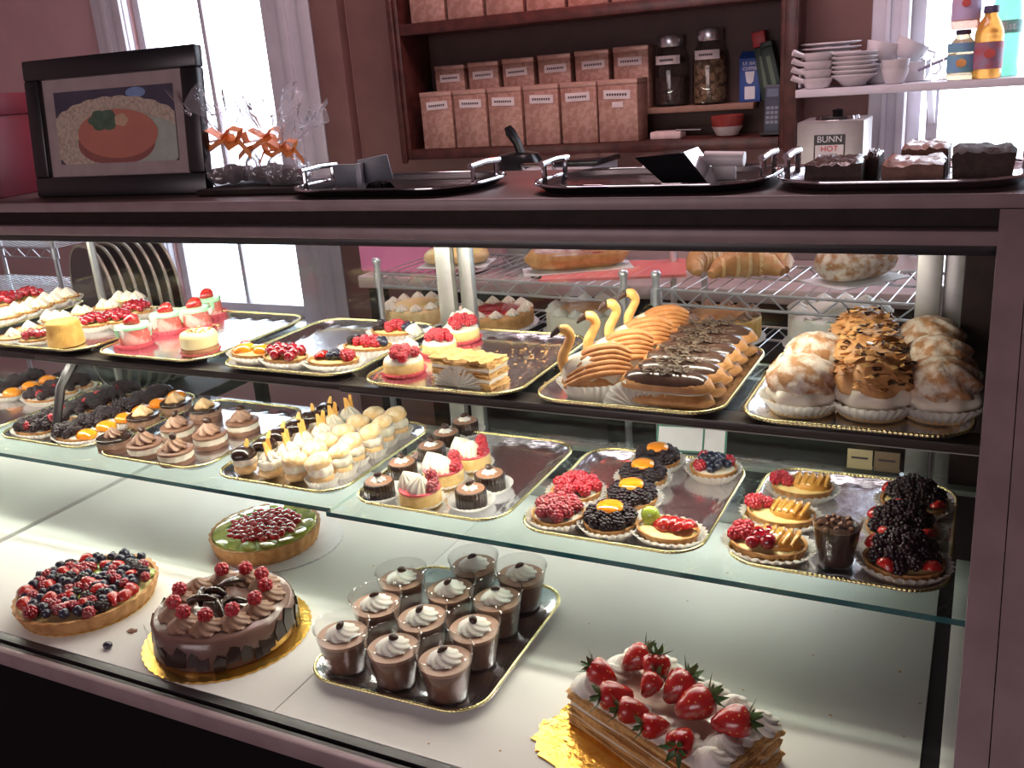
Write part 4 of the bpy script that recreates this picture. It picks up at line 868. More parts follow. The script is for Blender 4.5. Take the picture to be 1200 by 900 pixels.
pm = lambda n, c, c2=None, s=60: M('print_'+n, c, c2, s, .5)
flat('printed_backdrop', [(0, 0), (1, 0), (1, 1), (0, 1)], -.0004, pm('navy', (.03, .028, .06), (.06, .05, .09), 20))
flat('printed_glow', ovl(.70, .92, .08, .07), -.0008, pm('blue', (.22, .34, .62)))
flat('printed_doily', ovl(.50, .36, .58, .52, 120, .04, 26), -.0012, pm('doily', (.62, .52, .40), (.40, .31, .24), 160))
flat('printed_plate', ovl(.72, .24, .36, .36), -.0014, pm('plate', (.44, .50, .42)))
flat('printed_cake_side', ovl(.50, .26, .325, .30), -.0016, pm('cakeside', (.30, .09, .07)))
flat('printed_cake_top', ovl(.52, .39, .335, .33), -.0020, pm('caketop', (.56, .20, .13), (.50, .16, .11), 12))
flat('printed_mint_leaves', ovl(.42, .58, .11, .12, 40, .25, 6), -.0024, pm('leaf', (.07, .16, .09), (.04, .10, .06), 60))
flat('printed_flower', ovl(.57, .57, .05, .075, 30, .2, 5), -.0028, pm('flower', (.62, .42, .26)))
part(t, 'picture_glass', MB().span((-fw/2+bw, -.0065, bw), (fw/2-bw, -.005, fh-bw)), glassy('picture_glass', (.97, .97, .97), .5))
# red box behind
o = thing('red_box', 'dark red cardboard box half cut by the photo edge, behind the frame', 'box', T(-14, 232)+Vector((-.02, .04, 0)), .25)
rb = M('red_card', (.16, .012, .028), (.13, .010, .022), 20, .45)
part(o, 'box_body', MB().box((0, 0, .075), (.13, .13, .15), .002), rb); part(o, 'box_lid', MB().box((0, 0, .170), (.136, .136, .04), .002), rb)
# cellophane gift bags with orange ribbons on a dark slab
slab = T(300, 228); t = thing('serving_slab', 'dark wooden slab under the cellophane gift bags', 'slab', slab+Vector((0, .05, 0)), .05); part(t, 'board', MB().box((0, 0, .006), (.225, .13, .010), .003), darkwood); part(t, 'foot_strip', MB().box((0, 0, .0005), (.18, .09, .001)), darkwood)
cello = glassy('cellophane', (.97, .97, .98), 3.2, .06, .8, 60, .16, (.86, .86, .92)); ribm = M('orange_ribbon', (.90, .30, .07), (.72, .20, .04), 30, .35, sss=.2, sssr=.01); truf = M('cocoa_truffle', (.060, .030, .024), (.035, .018, .014), 90, .8, bump=1, bscale=300)
def bag(p, label, s, lean, seed):
    rn = random.Random(seed); t = thing('gift_bag', label, 'gift bag', p, 0, 'cellophane gift bags'); t.scale = (s,)*3
    N = 30; prof = [(.034, 0), (.042, .012), (.041, .030), (.030, .046), (.010, .060), (.012, .066), (.030, .092), (.046, .118)]
    vs, fs = [], []
    for i, (r, z) in enumerate(prof):
        for k in range(N):
            a = 2*PI*k/N; w = 1+(.10 if i < 4 else .28)*math.sin(7*a+i*.6+seed)+rn.uniform(-.06, .06); vs.append((r*w*math.cos(a)+lean*max(0, z-.055), r*w*.8*math.sin(a), z+(.018*math.sin(5*a+seed)+rn.uniform(-.006, .006) if i == len(prof)-1 else 0)))
    for i in range(len(prof)-1):
        for k in range(N): fs.append((i*N+k, i*N+(k+1) % N, (i+1)*N+(k+1) % N, (i+1)*N+k))
    part(t, 'film', MB().add(vs, fs), cello)
    for k in range(7): a = 2*PI*k/7; put(t, 'truffle', cm('truf', lambda: MB().ell((0, 0, 0), (.013, .013, .011), 12, 8, lambda a, j: 1+.06*math.cos(5*a+j)).mesh('truffle', truf, 60)), (.022*math.cos(a)*(k > 0), .018*math.sin(a)*(k > 0), .012+.004*(k == 0)))
    rb_ = part(t, 'ribbon_knot', MB().ell((0, 0, .061), (.013, .012, .008), 10, 6), ribm)
    for sgn in (-1, 1):
        pts = [(0, -.008, .061), (sgn*.020, -.014, .074), (sgn*.036, -.012, .070), (sgn*.030, -.014, .056), (sgn*.008, -.012, .058)]
        mb = MB()
        for (p0, p1) in zip(pts, pts[1:]): mb.add([(p0[0], p0[1]-.006, p0[2]), (p1[0], p1[1]-.006, p1[2]), (p1[0], p1[1]+.008, p1[2]+.004), (p0[0], p0[1]+.008, p0[2]+.004)], [(0, 1, 2, 3)])
        part(rb_, 'ribbon_loop', mb, ribm)
        mb = MB(); pts = [(0, -.010, .060), (sgn*.016, -.018, .050), (sgn*.034, -.016, .046+.012*(seed % 2)), (sgn*.050, -.014, .036)]
        for (p0, p1) in zip(pts, pts[1:]): mb.add([(p0[0], p0[1], p0[2]-.004), (p1[0], p1[1], p1[2]-.004), (p1[0], p1[1]+.002, p1[2]+.005), (p0[0], p0[1]+.002, p0[2]+.005)], [(0, 1, 2, 3)])
        part(rb_, 'ribbon_tail', mb, ribm)
sz = ZT+.0115
bag(T(276, 223)+Vector((0, 0, .0115)), 'cellophane gift bag tied with orange ribbon, beside the picture frame', 1.22, -.45, 1)
bag(T(318, 222)+Vector((0, .012, .0115)), 'cellophane gift bag with orange ribbon, middle of the slab', 1.16, .15, 2)
bag(T(346, 222)+Vector((0, -.012, .0115)), 'cellophane gift bag with drooping orange ribbon, beside the handled tray', .92, .75, 3)
# black trays with chrome handles
blacktray = M('black_enamel', (.010, .010, .012), None, 20, .22); htr = {}
def handled(name, px0, px1, py, label, depth, mat, rim):
    yc = 1.118+depth/2; a, b = aty(px0, 214, yc), aty(px1, 214, yc); c = (a+b)/2; w = (b-a).length; c = Vector((c.x, yc, ZT+.0003)); ang = 0.0
    t = thing(name, label, 'tray', c, ang); put(t, 'pan', tray_pan_mesh(w, depth, depth*.36, mat, 0)); 
    put(t, 'rim', MB().tube([(x, y, .0125) for x, y in rr(w, depth, depth*.36, .002)], .0022, 6, True).mesh('rim', rim, 60))
    for s in (-1, 1):
        x = s*(w/2-.012); h = part(t, 'handle', MB().tube([(x, -.045, .036), (x, 0, .038), (x, .045, .036)], .0045, 8), chrome)
        for y in (-.036, .036): part(h, 'handle_post', MB().tube([(x, y, .008), (x, y, .037)], .0038, 8), chrome)
    return t, c, w
t1, c1, w1 = handled('handled_tray', 368, 578, 226, 'black oval tray with chrome handles beside the gift bags', .20, blacktray, chrome)
t2, c2, w2 = handled('handled_tray', 642, 912, 225, 'empty-looking black tray with chrome handles in the middle of the ledge', .205, blacktray, chrome)
t3, c3, w3 = handled('handled_tray', 917, 1215, 222, 'silver tray of brownies with chrome handle beside the post', .21, traym, chrome)
# grey folding cake comb lying on the first tray
gm = M('grey_plastic', (.17, .19, .22), None, 20, .4); q = aty(408, 210, c1.y-.04); t = thing('cake_server', 'grey bent cake server with black bristles lying on the black tray', 'cake server', (q.x, c1.y-.02, ZT+.0033), .1)
part(t, 'blade', MB().box((-.012, 0, .022), (.045, .004, .036), .001), gm, rot=(.15, 0, 0)); part(t, 'blade', MB().box((.034, .006, .024), (.048, .004, .038), .001), gm, rot=(.1, -.12, .25)); part(t, 'clip', MB().box((.010, -.004, .020), (.010, .008, .040), .001), M('pale_grey', (.36, .39, .44), None, 20, .4)); 
o = part(t, 'bristles', MB().lathe([(0, 0), (.020, 0), (.014, .010), (0, .014)], 40, lambda a, i: 1+.35*math.cos(17*a)), black_m, (.046, -.012, 0))
# black wedge server standing on the second tray, and a rolled white scraper
q = aty(805, 205, c2.y); t = thing('wedge_server', 'black wedge-shaped cake server standing on the middle tray', 'cake server', (q.x, c2.y, ZT+.0033), 0)
part(t, 'blade', MB().add([(-.020, -.03, 0), (.034, -.03, 0), (.006, -.045, .042), (-.056, -.045, .038), (-.020, .03, 0), (.034, .03, 0), (.006, .02, .042), (-.056, .02, .038)], [(0, 1, 2, 3), (4, 7, 6, 5), (0, 4, 5, 1), (1, 5, 6, 2), (2, 6, 7, 3), (3, 7, 4, 0)]), blacktray)
part(t, 'steel_edge', MB().add([(.0345, -.030, 0), (.0375, -.030, 0), (.0375, .03, 0), (.0345, .03, 0), (.0065, -.045, .042), (.0095, -.045, .043), (.0095, .02, .043), (.0065, .02, .042)], [(0, 1, 5, 4), (1, 2, 6, 5), (2, 3, 7, 6), (3, 0, 4, 7), (4, 5, 6, 7), (0, 3, 2, 1)]), chrome)
q = aty(842, 200, c2.y+.02); t = thing('white_scraper', 'rolled white plastic scraper beside the black wedge', 'scraper', (q.x+.008, c2.y+.02, ZT+.0033), 0)
part(t, 'rolled_sheet', MB().tube([(-.026, 0, .028), (.026, 0, .026)], .0095, 14), M('white_plastic', (.72, .68, .70), None, 20, .4)); part(t, 'stand', MB().box((0, 0, .009), (.03, .006, .018), .001), M('white_plastic', (.72, .68, .70), None, 20, .4)); part(t, 'foot', MB().box((-.018, -.003, .009), (.006, .004, .018)), M('white_plastic', (.7, .7, .7)))
# brownies
def brownie(px0, px1, h, name, label, mt_top, mt_body, dy=0, d=.07, slant=0, seed=1):
    a, b = aty(px0, 205, c3.y-.035), aty(px1, 205, c3.y-.035); w = (b-a).length*.98; t = thing(name, label, 'brownie', ((a.x+b.x)/2*(c3.y-.035+dy)/(c3.y-.035), c3.y-.035+dy, ZT+.0035), 0, 'brownies on the silver ledge tray')
    rn = random.Random(seed); n, m = 12, 8; vs, fs = [], []
    for zz in (0, 1):
        for i in range(n+1):
            for j in range(m+1):
                x = -w/2+w*i/n; y = -d/2+d*j/m; ed = i in (0, n) or j in (0, m)
                vs.append((x*(1+slant*zz)+(rn.uniform(-.001, .001) if ed else 0), y+(rn.uniform(-.0012, .0012) if ed else 0), (h-(.004 if ed else 0)+rn.uniform(-.0025, .0025)) if zz else 0))
    K = (n+1)*(m+1); I = lambda i, j: i*(m+1)+j
    for i in range(n):
        for j in range(m): fs.append((I(i, j), I(i, j+1), I(i+1, j+1), I(i+1, j)))
    B = [I(i, 0) for i in range(n)]+[I(n, j) for j in range(m)]+[I(i, m) for i in range(n, 0, -1)]+[I(0, j) for j in range(m, 0, -1)]
    for a_, b_ in zip(B, B[1:]+B[:1]): fs.append((a_, b_, K+b_, K+a_))
    part(t, 'cake_body', MB().add(vs, fs), mt_body)
    part(t, 'glazed_top', MB().add(vs[K:], [(I(i, j), I(i+1, j), I(i+1, j+1), I(i, j+1)) for i in range(n) for j in range(m)]), mt_top); return t
blondt = M('blondie_top', (.42, .24, .19), (.26, .12, .085), 30, .3, bump=.8, bscale=80); blond = M('blondie_side', (.16, .085, .06), (.12, .06, .042), 90, .7, bump=.8)
brownie(949, 1014, .029, 'brownie', 'dark brownie with glossy cracked top beside the tray handle', choctop, chocbrown, 0, .085)
brownie(1016, 1032, .031, 'brownie', 'thin dark brownie piece standing behind the cracked one', choctop, chocbrown, .05, .07, seed=4)
brownie(1036, 1108, .027, 'blondie', 'lighter brown marbled brownie in the middle of the silver tray', blondt, blond, 0, .08, seed=2)
brownie(1054, 1114, .036, 'blondie', 'reddish brown brownie half hidden behind the marbled one', blondt, blond, .085, .07, seed=3)
brownie(1117, 1186, .037, 'chocolate_cake_block', 'near-black chocolate cake block flaring upward next to the post', chocbrown, chocbrown, .01, .08, .10, seed=5)
# ================= behind the case =================
# ---- tea cabinet on the back wall
CX0, CX1, CZ0, CZ1, CF = -1.79, -.50, 1.145, 2.05, 2.76
cab = thing('tea_cabinet', 'dark red-brown wooden wall cabinet with open shelves of tea tins', 'cabinet', ((CX0+CX1)/2, WY, CZ0))
def cc(name, mb, mat): o = put(cab, name, mb.mesh(name, mat)); o.matrix_parent_inverse = Matrix.Translation((-(CX0+CX1)/2, -WY, -CZ0)); return o
cc('side_panel', MB().span((CX0, CF, CZ0), (CX0+.035, WY-.001, CZ1), .003), cabwood); cc('side_panel', MB().span((CX1-.035, CF, CZ0), (CX1, WY-.001, CZ1), .003), cabwood)
cc('back_panel', MB().span((CX0+.036, WY-.012, CZ0+.03), (CX1-.036, WY-.001, CZ1)), M('cabinet_back', (.075, .034, .03), None, 20, .6))
SZ1, SZ2, SZ3 = 1.178, 1.268, 1.575
cc('bottom_board', MB().span((CX0+.0355, CF, CZ0), (CX1-.0355, WY-.013, SZ1), .003), cabwood)
cc('top_shelf', MB().span((CX0+.0355, CF, SZ3-.035), (CX1-.0355, WY-.013, SZ3), .003), cabwood)
cc('half_shelf', MB().span((CX0+.0355, CF+.105, SZ2-.018), (CX1-.13, WY-.013, SZ2), .002), palewood)
cc('face_strip', MB().span((CX0+.000, CF-.012, CZ0-.01), (CX0+.022, CF-.0005, CZ1), .003), cabwood); cc('face_strip', MB().span((CX1-.022, CF-.012, CZ0-.01), (CX1+.012, CF-.0005, CZ1), .003), cabwood)
tinm = M('patterned_tea_tin', (.46, .275, .225), (.37, .20, .155), 70, .38, metal=.25, ramp=(.46, .54)); tind = M('tin_lid', (.50, .31, .25), None, 60, .35, metal=.3); labm = M('white_paper_label', (.72, .66, .66), None, 30, .6); ink = M('dark_ink', (.05, .04, .05), None, 30, .6)
def tin(x, z, y, w, h, label, lab=True, small=False, d=.10, tilt=0):
    t = thing('tea_tin', label, 'tin', (x, y, z), tilt, 'patterned tea tins'); 
    put(t, 'tin_body', cm(('tin', w, h), lambda: MB().box((0, 0, h*.46), (w, d, h*.92), .003).mesh('tin_body', tinm, 40)), (0, 0, .0002)); put(t, 'tin_lid', cm(('lid', w, h), lambda: MB().box((0, 0, h*.955), (w+.002, d+.002, h*.085), .002).mesh('tin_lid', tind, 40)))
    if lab:
        l = put(t, 'paper_label', cm(('lab', w), lambda: MB().box((0, 0, 0), (w*.68, .001, h*.14), 0).mesh('paper_label', labm)), (rnd(-.006, .006), -d/2-.0008, h*.76), (0, rnd(-.04, .04), 0))
        put(l, 'label_text', cm(('txt', w), lambda: (lambda mb: [mb.box((-w*.24+w*.066*k, 0, 0), (w*.045, .0004, h*.035)) for k in range(8)] and mb)(MB()).mesh('label_text', ink)), (0, -.0008, 0))
        if small: put(t, 'price_label', cm(('pl', w), lambda: MB().box((0, 0, 0), (w*.28, .001, h*.09)).mesh('price_label', labm)), (0, -d/2-.0008, h*.60))
    return t
nth = ['first', 'second', 'third', 'fourth', 'fifth', 'last']
TY = CF+.052
for k in range(6):
    x = -1.645+.1265*k; tin(x, SZ1+.0003, TY, .118 if k < 5 else .125, .182, 'patterned tea tin, %s from the window end, lower front row' % nth[k], True, k == 5, .095)
for k in range(6):
    x = -1.645+.128*k; tin(x, SZ2+.0003, CF+.157, .112, .172+.0025*k, 'patterned tea tin, %s from the window end, upper row behind' % nth[k], True, False, .09)
for k in range(8):
    x = -1.655+.1385*k; tin(x, SZ3+.0003, TY+.02, .128, .19, 'patterned tea tin cut by the photo top, %s on the top shelf' % ['first', 'second', 'third', 'fourth', 'fifth', 'sixth', 'seventh', 'eighth'][k], False)
# jars
jarg = glassy('jar_glass', (.90, .90, .90), 1.2, .02); herb = M('dried_herbs', (.26, .17, .09), (.07, .045, .02), 60, .9, bump=1, bscale=120, ramp=(.45, .55)); herbd = M('dark_loose_tea', (.07, .045, .035), (.03, .02, .016), 80, .9, bump=1, bscale=140); lidm = M('steel_jar_lid', (.62, .64, .68), None, 20, .25, metal=.9)
for x, h, fill, mat, l in ((-.890, .205, .085, herbd, 'tall glass jar with dark loose tea and steel lid'), (-.770, .215, .145, herb, 'tall glass jar full of brown dried herbs with steel lid')):
    t = thing('glass_jar', l, 'jar', (x, CF+.155, SZ2+.0003), 0, 'glass jars in the tea cabinet')
    r = .052; put(t, 'jar_body', MB().lathe([(0, 0), (r, 0), (r*1.02, .006), (r*1.02, h*.55), (r*.92, h*.70), (r*.72, h*.80), (r*.70, h*.86), (r*.66, h*.86), (r*.86, h*.70), (r*.98, h*.54), (r*.97, .006), (0, .004)], 28).mesh('jar_body', jarg, 50)); put(t, 'contents', MB().lathe([(0, .005), (r*.94, .006), (r*.95, min(fill, h*.54)), (r*.8, fill), (0, fill+.004)], 24).mesh('contents', mat, 50))
    put(t, 'jar_lid', MB().lathe([(0, h*.84), (r*.74, h*.84), (r*.76, h*.85), (r*.76, h*.98), (r*.72, h), (0, h)], 28).mesh('jar_lid', lidm, 40)); l_ = part(t, 'paper_label', MB().add([(r*1.0*math.cos(a), r*1.0*math.sin(a), z) for a in [-PI/2-.8+1.6*k/8 for k in range(9)] for z in (h*.60, h*.72)], [(2*k, 2*k+2, 2*k+3, 2*k+1) for k in range(8)]), labm)
    part(l_, 'label_text', (lambda mb: [mb.box((-.018+.006*k, -r*1.012, h*.66), (.0045, .0006, .006)) for k in range(7)] and mb)(MB()), ink)
# blue box, tea bags, phone, bowl, dish
bl = M('blue_card', (.020, .07, .30), None, 20, .4); wt = M('white_print', (.70, .72, .78), None, 20, .5)
t = thing('blue_box', 'blue carton with white cup print beside the herb jar', 'box', (-.648, CF+.160, SZ2+.0003), 0); part(t, 'carton', MB().box((0, 0, .062), (.062, .045, .124), .002), bl); part(t, 'gable_top', MB().add([(-.031, -.0225, .124), (.031, -.0225, .124), (.031, .0225, .124), (-.031, .0225, .124), (-.029, 0, .142), (.029, 0, .142)], [(0, 1, 5, 4), (2, 3, 4, 5), (1, 2, 5), (3, 0, 4), (0, 3, 2, 1)]), bl)
text(t, 'print_text', 'S.F. BAY', .0125, (0, -.0232, .108), (PI/2, 0, 0), wt); text(t, 'print_text', 'COFFEE', .0125, (0, -.0232, .094), (PI/2, 0, 0), wt); part(t, 'cup_print', MB().prism([(-.014, .086), (.014, .086), (.010, .058), (.004, .052), (-.004, .052), (-.010, .058)], 0, .0006), wt, (0, -.0228, 0), (PI/2, 0, 0)); part(t, 'square_print', MB().box((0, -.0229, .026), (.030, .0008, .036)), wt)
for k, (x, rz_) in enumerate(((-.592, -.17), (-.562, -.24))):
    t = thing('tea_bag_box', ['dark green packet with red top leaning beside the blue carton', 'dark green packet leaning against the cabinet side'][k], 'packet', (x, CF+.150-.012*k, SZ2+.004), rot=(0, rz_, 0)); part(t, 'packet', MB().box((0, 0, .075), (.036, .05, .150), .002), M('dark_green_card', (.014, .035, .028), None, 20, .45))
    part(t, 'red_top', MB().box((0, 0, .172 if k == 0 else .160), (.037, .051, .042 if k == 0 else .018), .002), M('red_card_top', (.42, .02, .025) if k == 0 else (.014, .03, .03), None, 20, .45)) if k == 0 else part(t, 'flap', MB().box((0, 0, .158), (.034, .03, .016), .002), M('dark_green_card', (.014, .035, .028)))
    part(t, 'white_print', MB().box((0, -.0255, .08), (.012, .0008, .09)), M('pale_green_print', (.10, .15, .10), None, 20, .5))
t = thing('cordless_phone', 'dark blue cordless phone standing at the cabinet end', 'phone', (-.560, CF+.03, SZ1+.0003), rot=(-.12, 0, 0)); part(t, 'handset', MB().box((0, 0, .072), (.046, .022, .132), .005), M('phone_blue', (.045, .055, .085), None, 20, .4)); part(t, 'screen', MB().box((0, -.0115, .116), (.032, .001, .022)), M('phone_screen', (.12, .15, .22), None, 20, .2))
for r in range(4):
    for c in range(3): part(t, 'key', MB().box((-.012+.012*c, -.0118, .036+.013*r), (.009, .0014, .008)), M('phone_key', (.20, .22, .28), None, 20, .5))
part(t, 'cradle', MB().box((0, -.004, .004), (.056, .06, .008), .002), darkmetal)
t = thing('red_bowl', 'small red and white bowl on the cabinet bottom', 'bowl', (-.695, CF+.06, SZ1+.0003)); part(t, 'bowl_body', MB().lathe([(0, 0), (.026, 0), (.030, .004), (.044, .030), (.049, .060), (.046, .060), (.040, .030), (0, .008)], 28), M('red_glaze', (.30, .05, .04), (.24, .035, .03), 30, .25)); part(t, 'white_band', MB().lathe([(.0305, .004), (.0452, .030), (.0448, .030)], 28, lambda a, i: 1.005+.01*math.cos(9*a)), M('white_glaze', (.70, .62, .62), None, 30, .3))
t = thing('white_dish', 'small white dish on the cabinet bottom near the tins', 'dish', (-.872, CF+.05, SZ1+.0003)); part(t, 'dish_body', MB().box((0, 0, .012), (.095, .06, .022), .004), M('pinkish_white', (.72, .56, .54), None, 30, .4)); part(t, 'spoon', MB().tube([(.03, -.02, .025), (.10, 0, .022)], .004, 6), darkmetal)
t = thing('paper_bag', 'crumpled white paper at the cabinet end behind the phone', 'paper', (-.532, CF+.085, SZ1+.0003)); part(t, 'crumpled_paper', MB().lathe([(.022, 0), (.028, .03), (.020, .07), (.024, .11), (.012, .13)], 14, lambda a, i: 1+.3*math.cos(3*a+i)), paperw); part(t, 'fold', MB().box((0, 0, .135), (.03, .004, .02)), paperw)
# ---- back counter with machines
BX0, BX1, BF, BZ = -1.60, 1.2, 2.16, .88
t = thing('back_counter', 'pinkish laminate back counter behind the pastry case', 'counter', (-.4, 2.5, 0))
def bc(n, mb, m): o = put(t, n, mb.mesh(n, m)); o.matrix_parent_inverse = Matrix.Translation((.4, -2.5, 0)); return o
bc('counter_top', MB().span((BX0, BF, BZ-.035), (BX1, WY-.05, BZ), .004), counter_m); bc('counter_body', MB().span((BX0+.02, BF+.30, .0), (BX1, WY-.06, BZ-.036)), darkwood)
for x in (-1.58, -.9, .1, 1.1): bc('counter_leg', MB().span((x, BF+.02, 0), (x+.04, BF+.06, BZ-.036)), darkwood)
# airpot
t = thing('airpot', 'steel coffee airpot with black pump top and upright handle', 'airpot', (-1.112, 2.27, BZ+.0003)); t.scale = (1, 1, .945)
part(t, 'steel_body', MB().lathe([(0, 0), (.062, 0), (.064, .01), (.064, .235), (.060, .25), (0, .25)], 32), M('brushed_steel', (.62, .62, .64), None, 20, .28, metal=.9)); tp = part(t, 'pump_top', MB().lathe([(0, .25), (.066, .25), (.068, .262), (.066, .315), (.054, .335), (.022, .342), (0, .342)], 32), blacktray); part(tp, 'carry_handle', MB().tube([(.012, -.01, .338), (.004, -.012, .366), (-.012, -.014, .395), (-.020, -.014, .410)], [.012, .012, .015, .010], 8), blacktray); part(tp, 'maker_mark', MB().box((0, -.0665, .29), (.03, .001, .004)), chrome)
# coffee brewer with glass pot
t = thing('coffee_brewer', 'chrome and black coffee brewer beside the airpot', 'coffee brewer', (-.975, 2.30, BZ+.0003)); t.scale = (.92, 1, .885); part(t, 'base', MB().box((0, 0, .02), (.19, .22, .04), .004), darkmetal); part(t, 'column', MB().box((.06, .07, .15), (.07, .07, .24), .004), darkmetal); part(t, 'brew_head', MB().box((0, 0, .295), (.20, .20, .055), .006), M('white_chrome', (.66, .66, .72), None, 20, .3, metal=.4)); part(t, 'top_cover', MB().box((.05, 0, .332), (.13, .17, .018), .004), blacktray); part(t, 'handle_bar', MB().tube([(-.09, -.105, .31), (-.09, -.125, .335), (.0, -.125, .335), (.0, -.105, .31)], .006, 8), chrome)
pt = part(t, 'coffee_pot', MB().lathe([(0, .042), (.058, .042), (.066, .06), (.064, .10), (.048, .14), (.040, .155), (0, .156)], 28), M('coffee_glass', (.015, .010, .010), None, 20, .08, coat=1), (-.015, -.04, 0)); part(pt, 'steel_band', MB().lathe([(.049, .134), (.052, .14), (.042, .156)], 28), chrome); part(pt, 'pot_handle', MB().tube([(.045, -.03, .15), (.085, -.05, .14), (.085, -.05, .09), (.062, -.04, .07)], .007, 8), black_m)
# BUNN hot water machine
b0, b1 = aty(934, 145, 2.5), aty(1013, 142, 2.5); bx = (b0.x+b1.x)/2; bwid = (b1.x-b0.x); bz1 = b0.z
t = thing('hot_water_dispenser', 'steel hot water dispenser with black and white sign', 'dispenser', (bx, 2.5, BZ+.0003)); hh = bz1-BZ+.002
part(t, 'steel_cabinet', MB().box((0, .09, hh/2), (bwid, .18, hh), .004), M('dispenser_steel', (.42, .39, .38), None, 20, .35, metal=.6)); part(t, 'lid', MB().lathe([(0, hh), (.055, hh), (.052, hh+.008), (0, hh+.010)], 24), chrome, (.005, .09, 0)); part(t, 'lid_knob', MB().lathe([(0, hh+.009), (.012, hh+.009), (.014, hh+.022), (0, hh+.026)], 14), black_m, (.005, .09, 0)); part(t, 'faucet', MB().tube([(.05, -.0, .10), (.05, -.04, .10), (.05, -.045, .07)], .008, 8), chrome)
sg = part(t, 'sign', MB().box((.0, -.0006, hh-.071), (.075, .001, .078)), M('sign_black', (.012, .012, .014), None, 20, .4)); part(sg, 'sign_field', MB().box((0, -.0016, hh-.082), (.068, .0008, .050)), M('sign_white', (.72, .70, .70), None, 20, .5))
for s_, sz_, zz, m_ in (('BUNN', .0215, hh-.0435, wt), ('HOT', .0195, hh-.0665, M('sign_red', (.60, .03, .03), None, 20, .5)), ('WATER', .0125, hh-.0840, ink), ('SYSTEM', .0125, hh-.0985, ink)): text(sg, 'sign_text', s_, sz_, (0, -.0026, zz), (PI/2, 0, 0), m_)
# pink box and saucer on the counter
t = thing('pink_bakery_box', 'bright pink bakery box lid behind the sliding glass', 'box', aty(464, 300, 2.22)*1.0 - Vector((0, 0, 0)), .0); t.location.z = BZ+.0003; pkm = M('bright_pink_card', (.85, .26, .50), (.80, .22, .45), 20, .5); part(t, 'box_body', MB().box((0, .08, .06), (.245, .16, .12), .002), pkm); part(t, 'raised_flap', MB().prism([(-.122, .06), (.110, .06), (.125, .10), (.118, .13), (.13, .16), (.10, .20), (-.122, .20)], -.001, .001), pkm, (0, -.004, -.055), (PI/2, 0, 0))
t = thing('cookie_saucer', 'white saucer with an orange cookie behind the door post', 'saucer', (aty(532, 316, 2.24).x+.03, 2.24, BZ+.0003)); part(t, 'saucer', MB().lathe([(0, 0), (.04, 0), (.075, .012), (.073, .014), (.04, .004), (0, .004)], 28), M('china', (.72, .66, .68), None, 20, .25)); part(t, 'cookie', MB().ell((.01, 0, .022), (.04, .035, .016), 16, 8), M('orange_cookie', (.66, .24, .14), (.52, .16, .09), 60, .7, bump=.8))
# ---- wire racks
def rack(p0, p1, label, depth=.34, z=.930, group='chrome wire racks', low=.79):
    v = Vector(p1)-Vector(p0); L = v.length; t = thing('wire_rack', label, 'rack', (p0[0], p0[1], 0), math.atan2(v.y, v.x), group)
    wm = rackm
    for x in (0, L):
        for y in (0, depth): q = part(t, 'post', MB().tube([(x, y, 0), (x, y, z+.055)], .008, 8), wm); put(q, 'post_cap', cm('pcap', lambda: MB().lathe([(0, 0), (.010, 0), (.011, .008), (.007, .014), (0, .015)], 12).mesh('post_cap', wm, 50)), (x, y, z+.055)); put(q, 'clamp', cm('pclamp', lambda: MB().lathe([(.0082, 0), (.0125, 0), (.0115, .034), (.0082, .034)], 14).mesh('clamp', wm, 50)), (x, y, z-.002))
    for zz in (z, low):
        mb = MB()
        for y in (0, depth):
            mb.tube([(0, y, zz+.030), (L, y, zz+.030)], .0032, 6); mb.tube([(0, y, zz), (L, y, zz)], .0032, 6)
            n = max(6, int(L/.035)); n += n % 2; mb.tube([(L*i/n, y, zz+(.030 if i % 2 else 0)) for i in range(n+1)], .0024, 5)
        part(t, 'truss_frame', mb, wm); mb = MB()
        for i in range(int(L/.03)+1): mb.tube([(.03*i, 0, zz+.031), (.03*i, depth, zz+.031)], .0013, 4)
        part(t, 'shelf_wires', mb, wm)
    return t
rack((-1.315, 1.86), (-.66, 1.80), 'chrome wire rack with zigzag truss behind the central sliding door', .27)
rack((-.59, 1.80), (-.06, 1.745), 'chrome wire rack with zigzag truss near the dark case end', .27)
rack((-3.28, 1.95), (-2.56, 1.93), 'wire rack added in place of reflections in the end door glass', .30, .96)  # added rack stands in for reflections seen in the door glass
# baked goods on the racks
ZR = .963; ZRl = .8235
def loaf(x, y, z, rz, label, L, w, h, mat, topm, name='loaf_cake', cat='cake'):
    t = thing(name, label, cat, (x, y, z), rz, 'baked goods on the wire racks'); put(t, 'loaf', capsule(L, w/2, h, mat, 'loaf')); put(t, 'icing', capsule(L*.94, w/2*.95, h*.52, topm, 'icing', True), (0, 0, h*.54)); put(t, 'board', MB().box((0, 0, .0), (L*1.04, w*1.06, .002)).mesh('board', boardw), (0, 0, .0004)); return t
loaf(-.83, 1.96, ZR, .5, 'long iced loaf with cherry stripes on the wire rack', .24, .085, .060, crust, M('pink_white_icing', (.70, .60, .58), (.32, .05, .06), 30, .4), 'iced_loaf')
loaf(-1.16, 1.98, ZR, .2, 'low golden loaf on the wire rack below the pink box', .17, .10, .04, crustpale, custard)
loaf(-.22, 1.93, ZR, .9, 'pale crumbly loaf on the wire rack near the window light', .17, .11, .075, sugar, sugar)
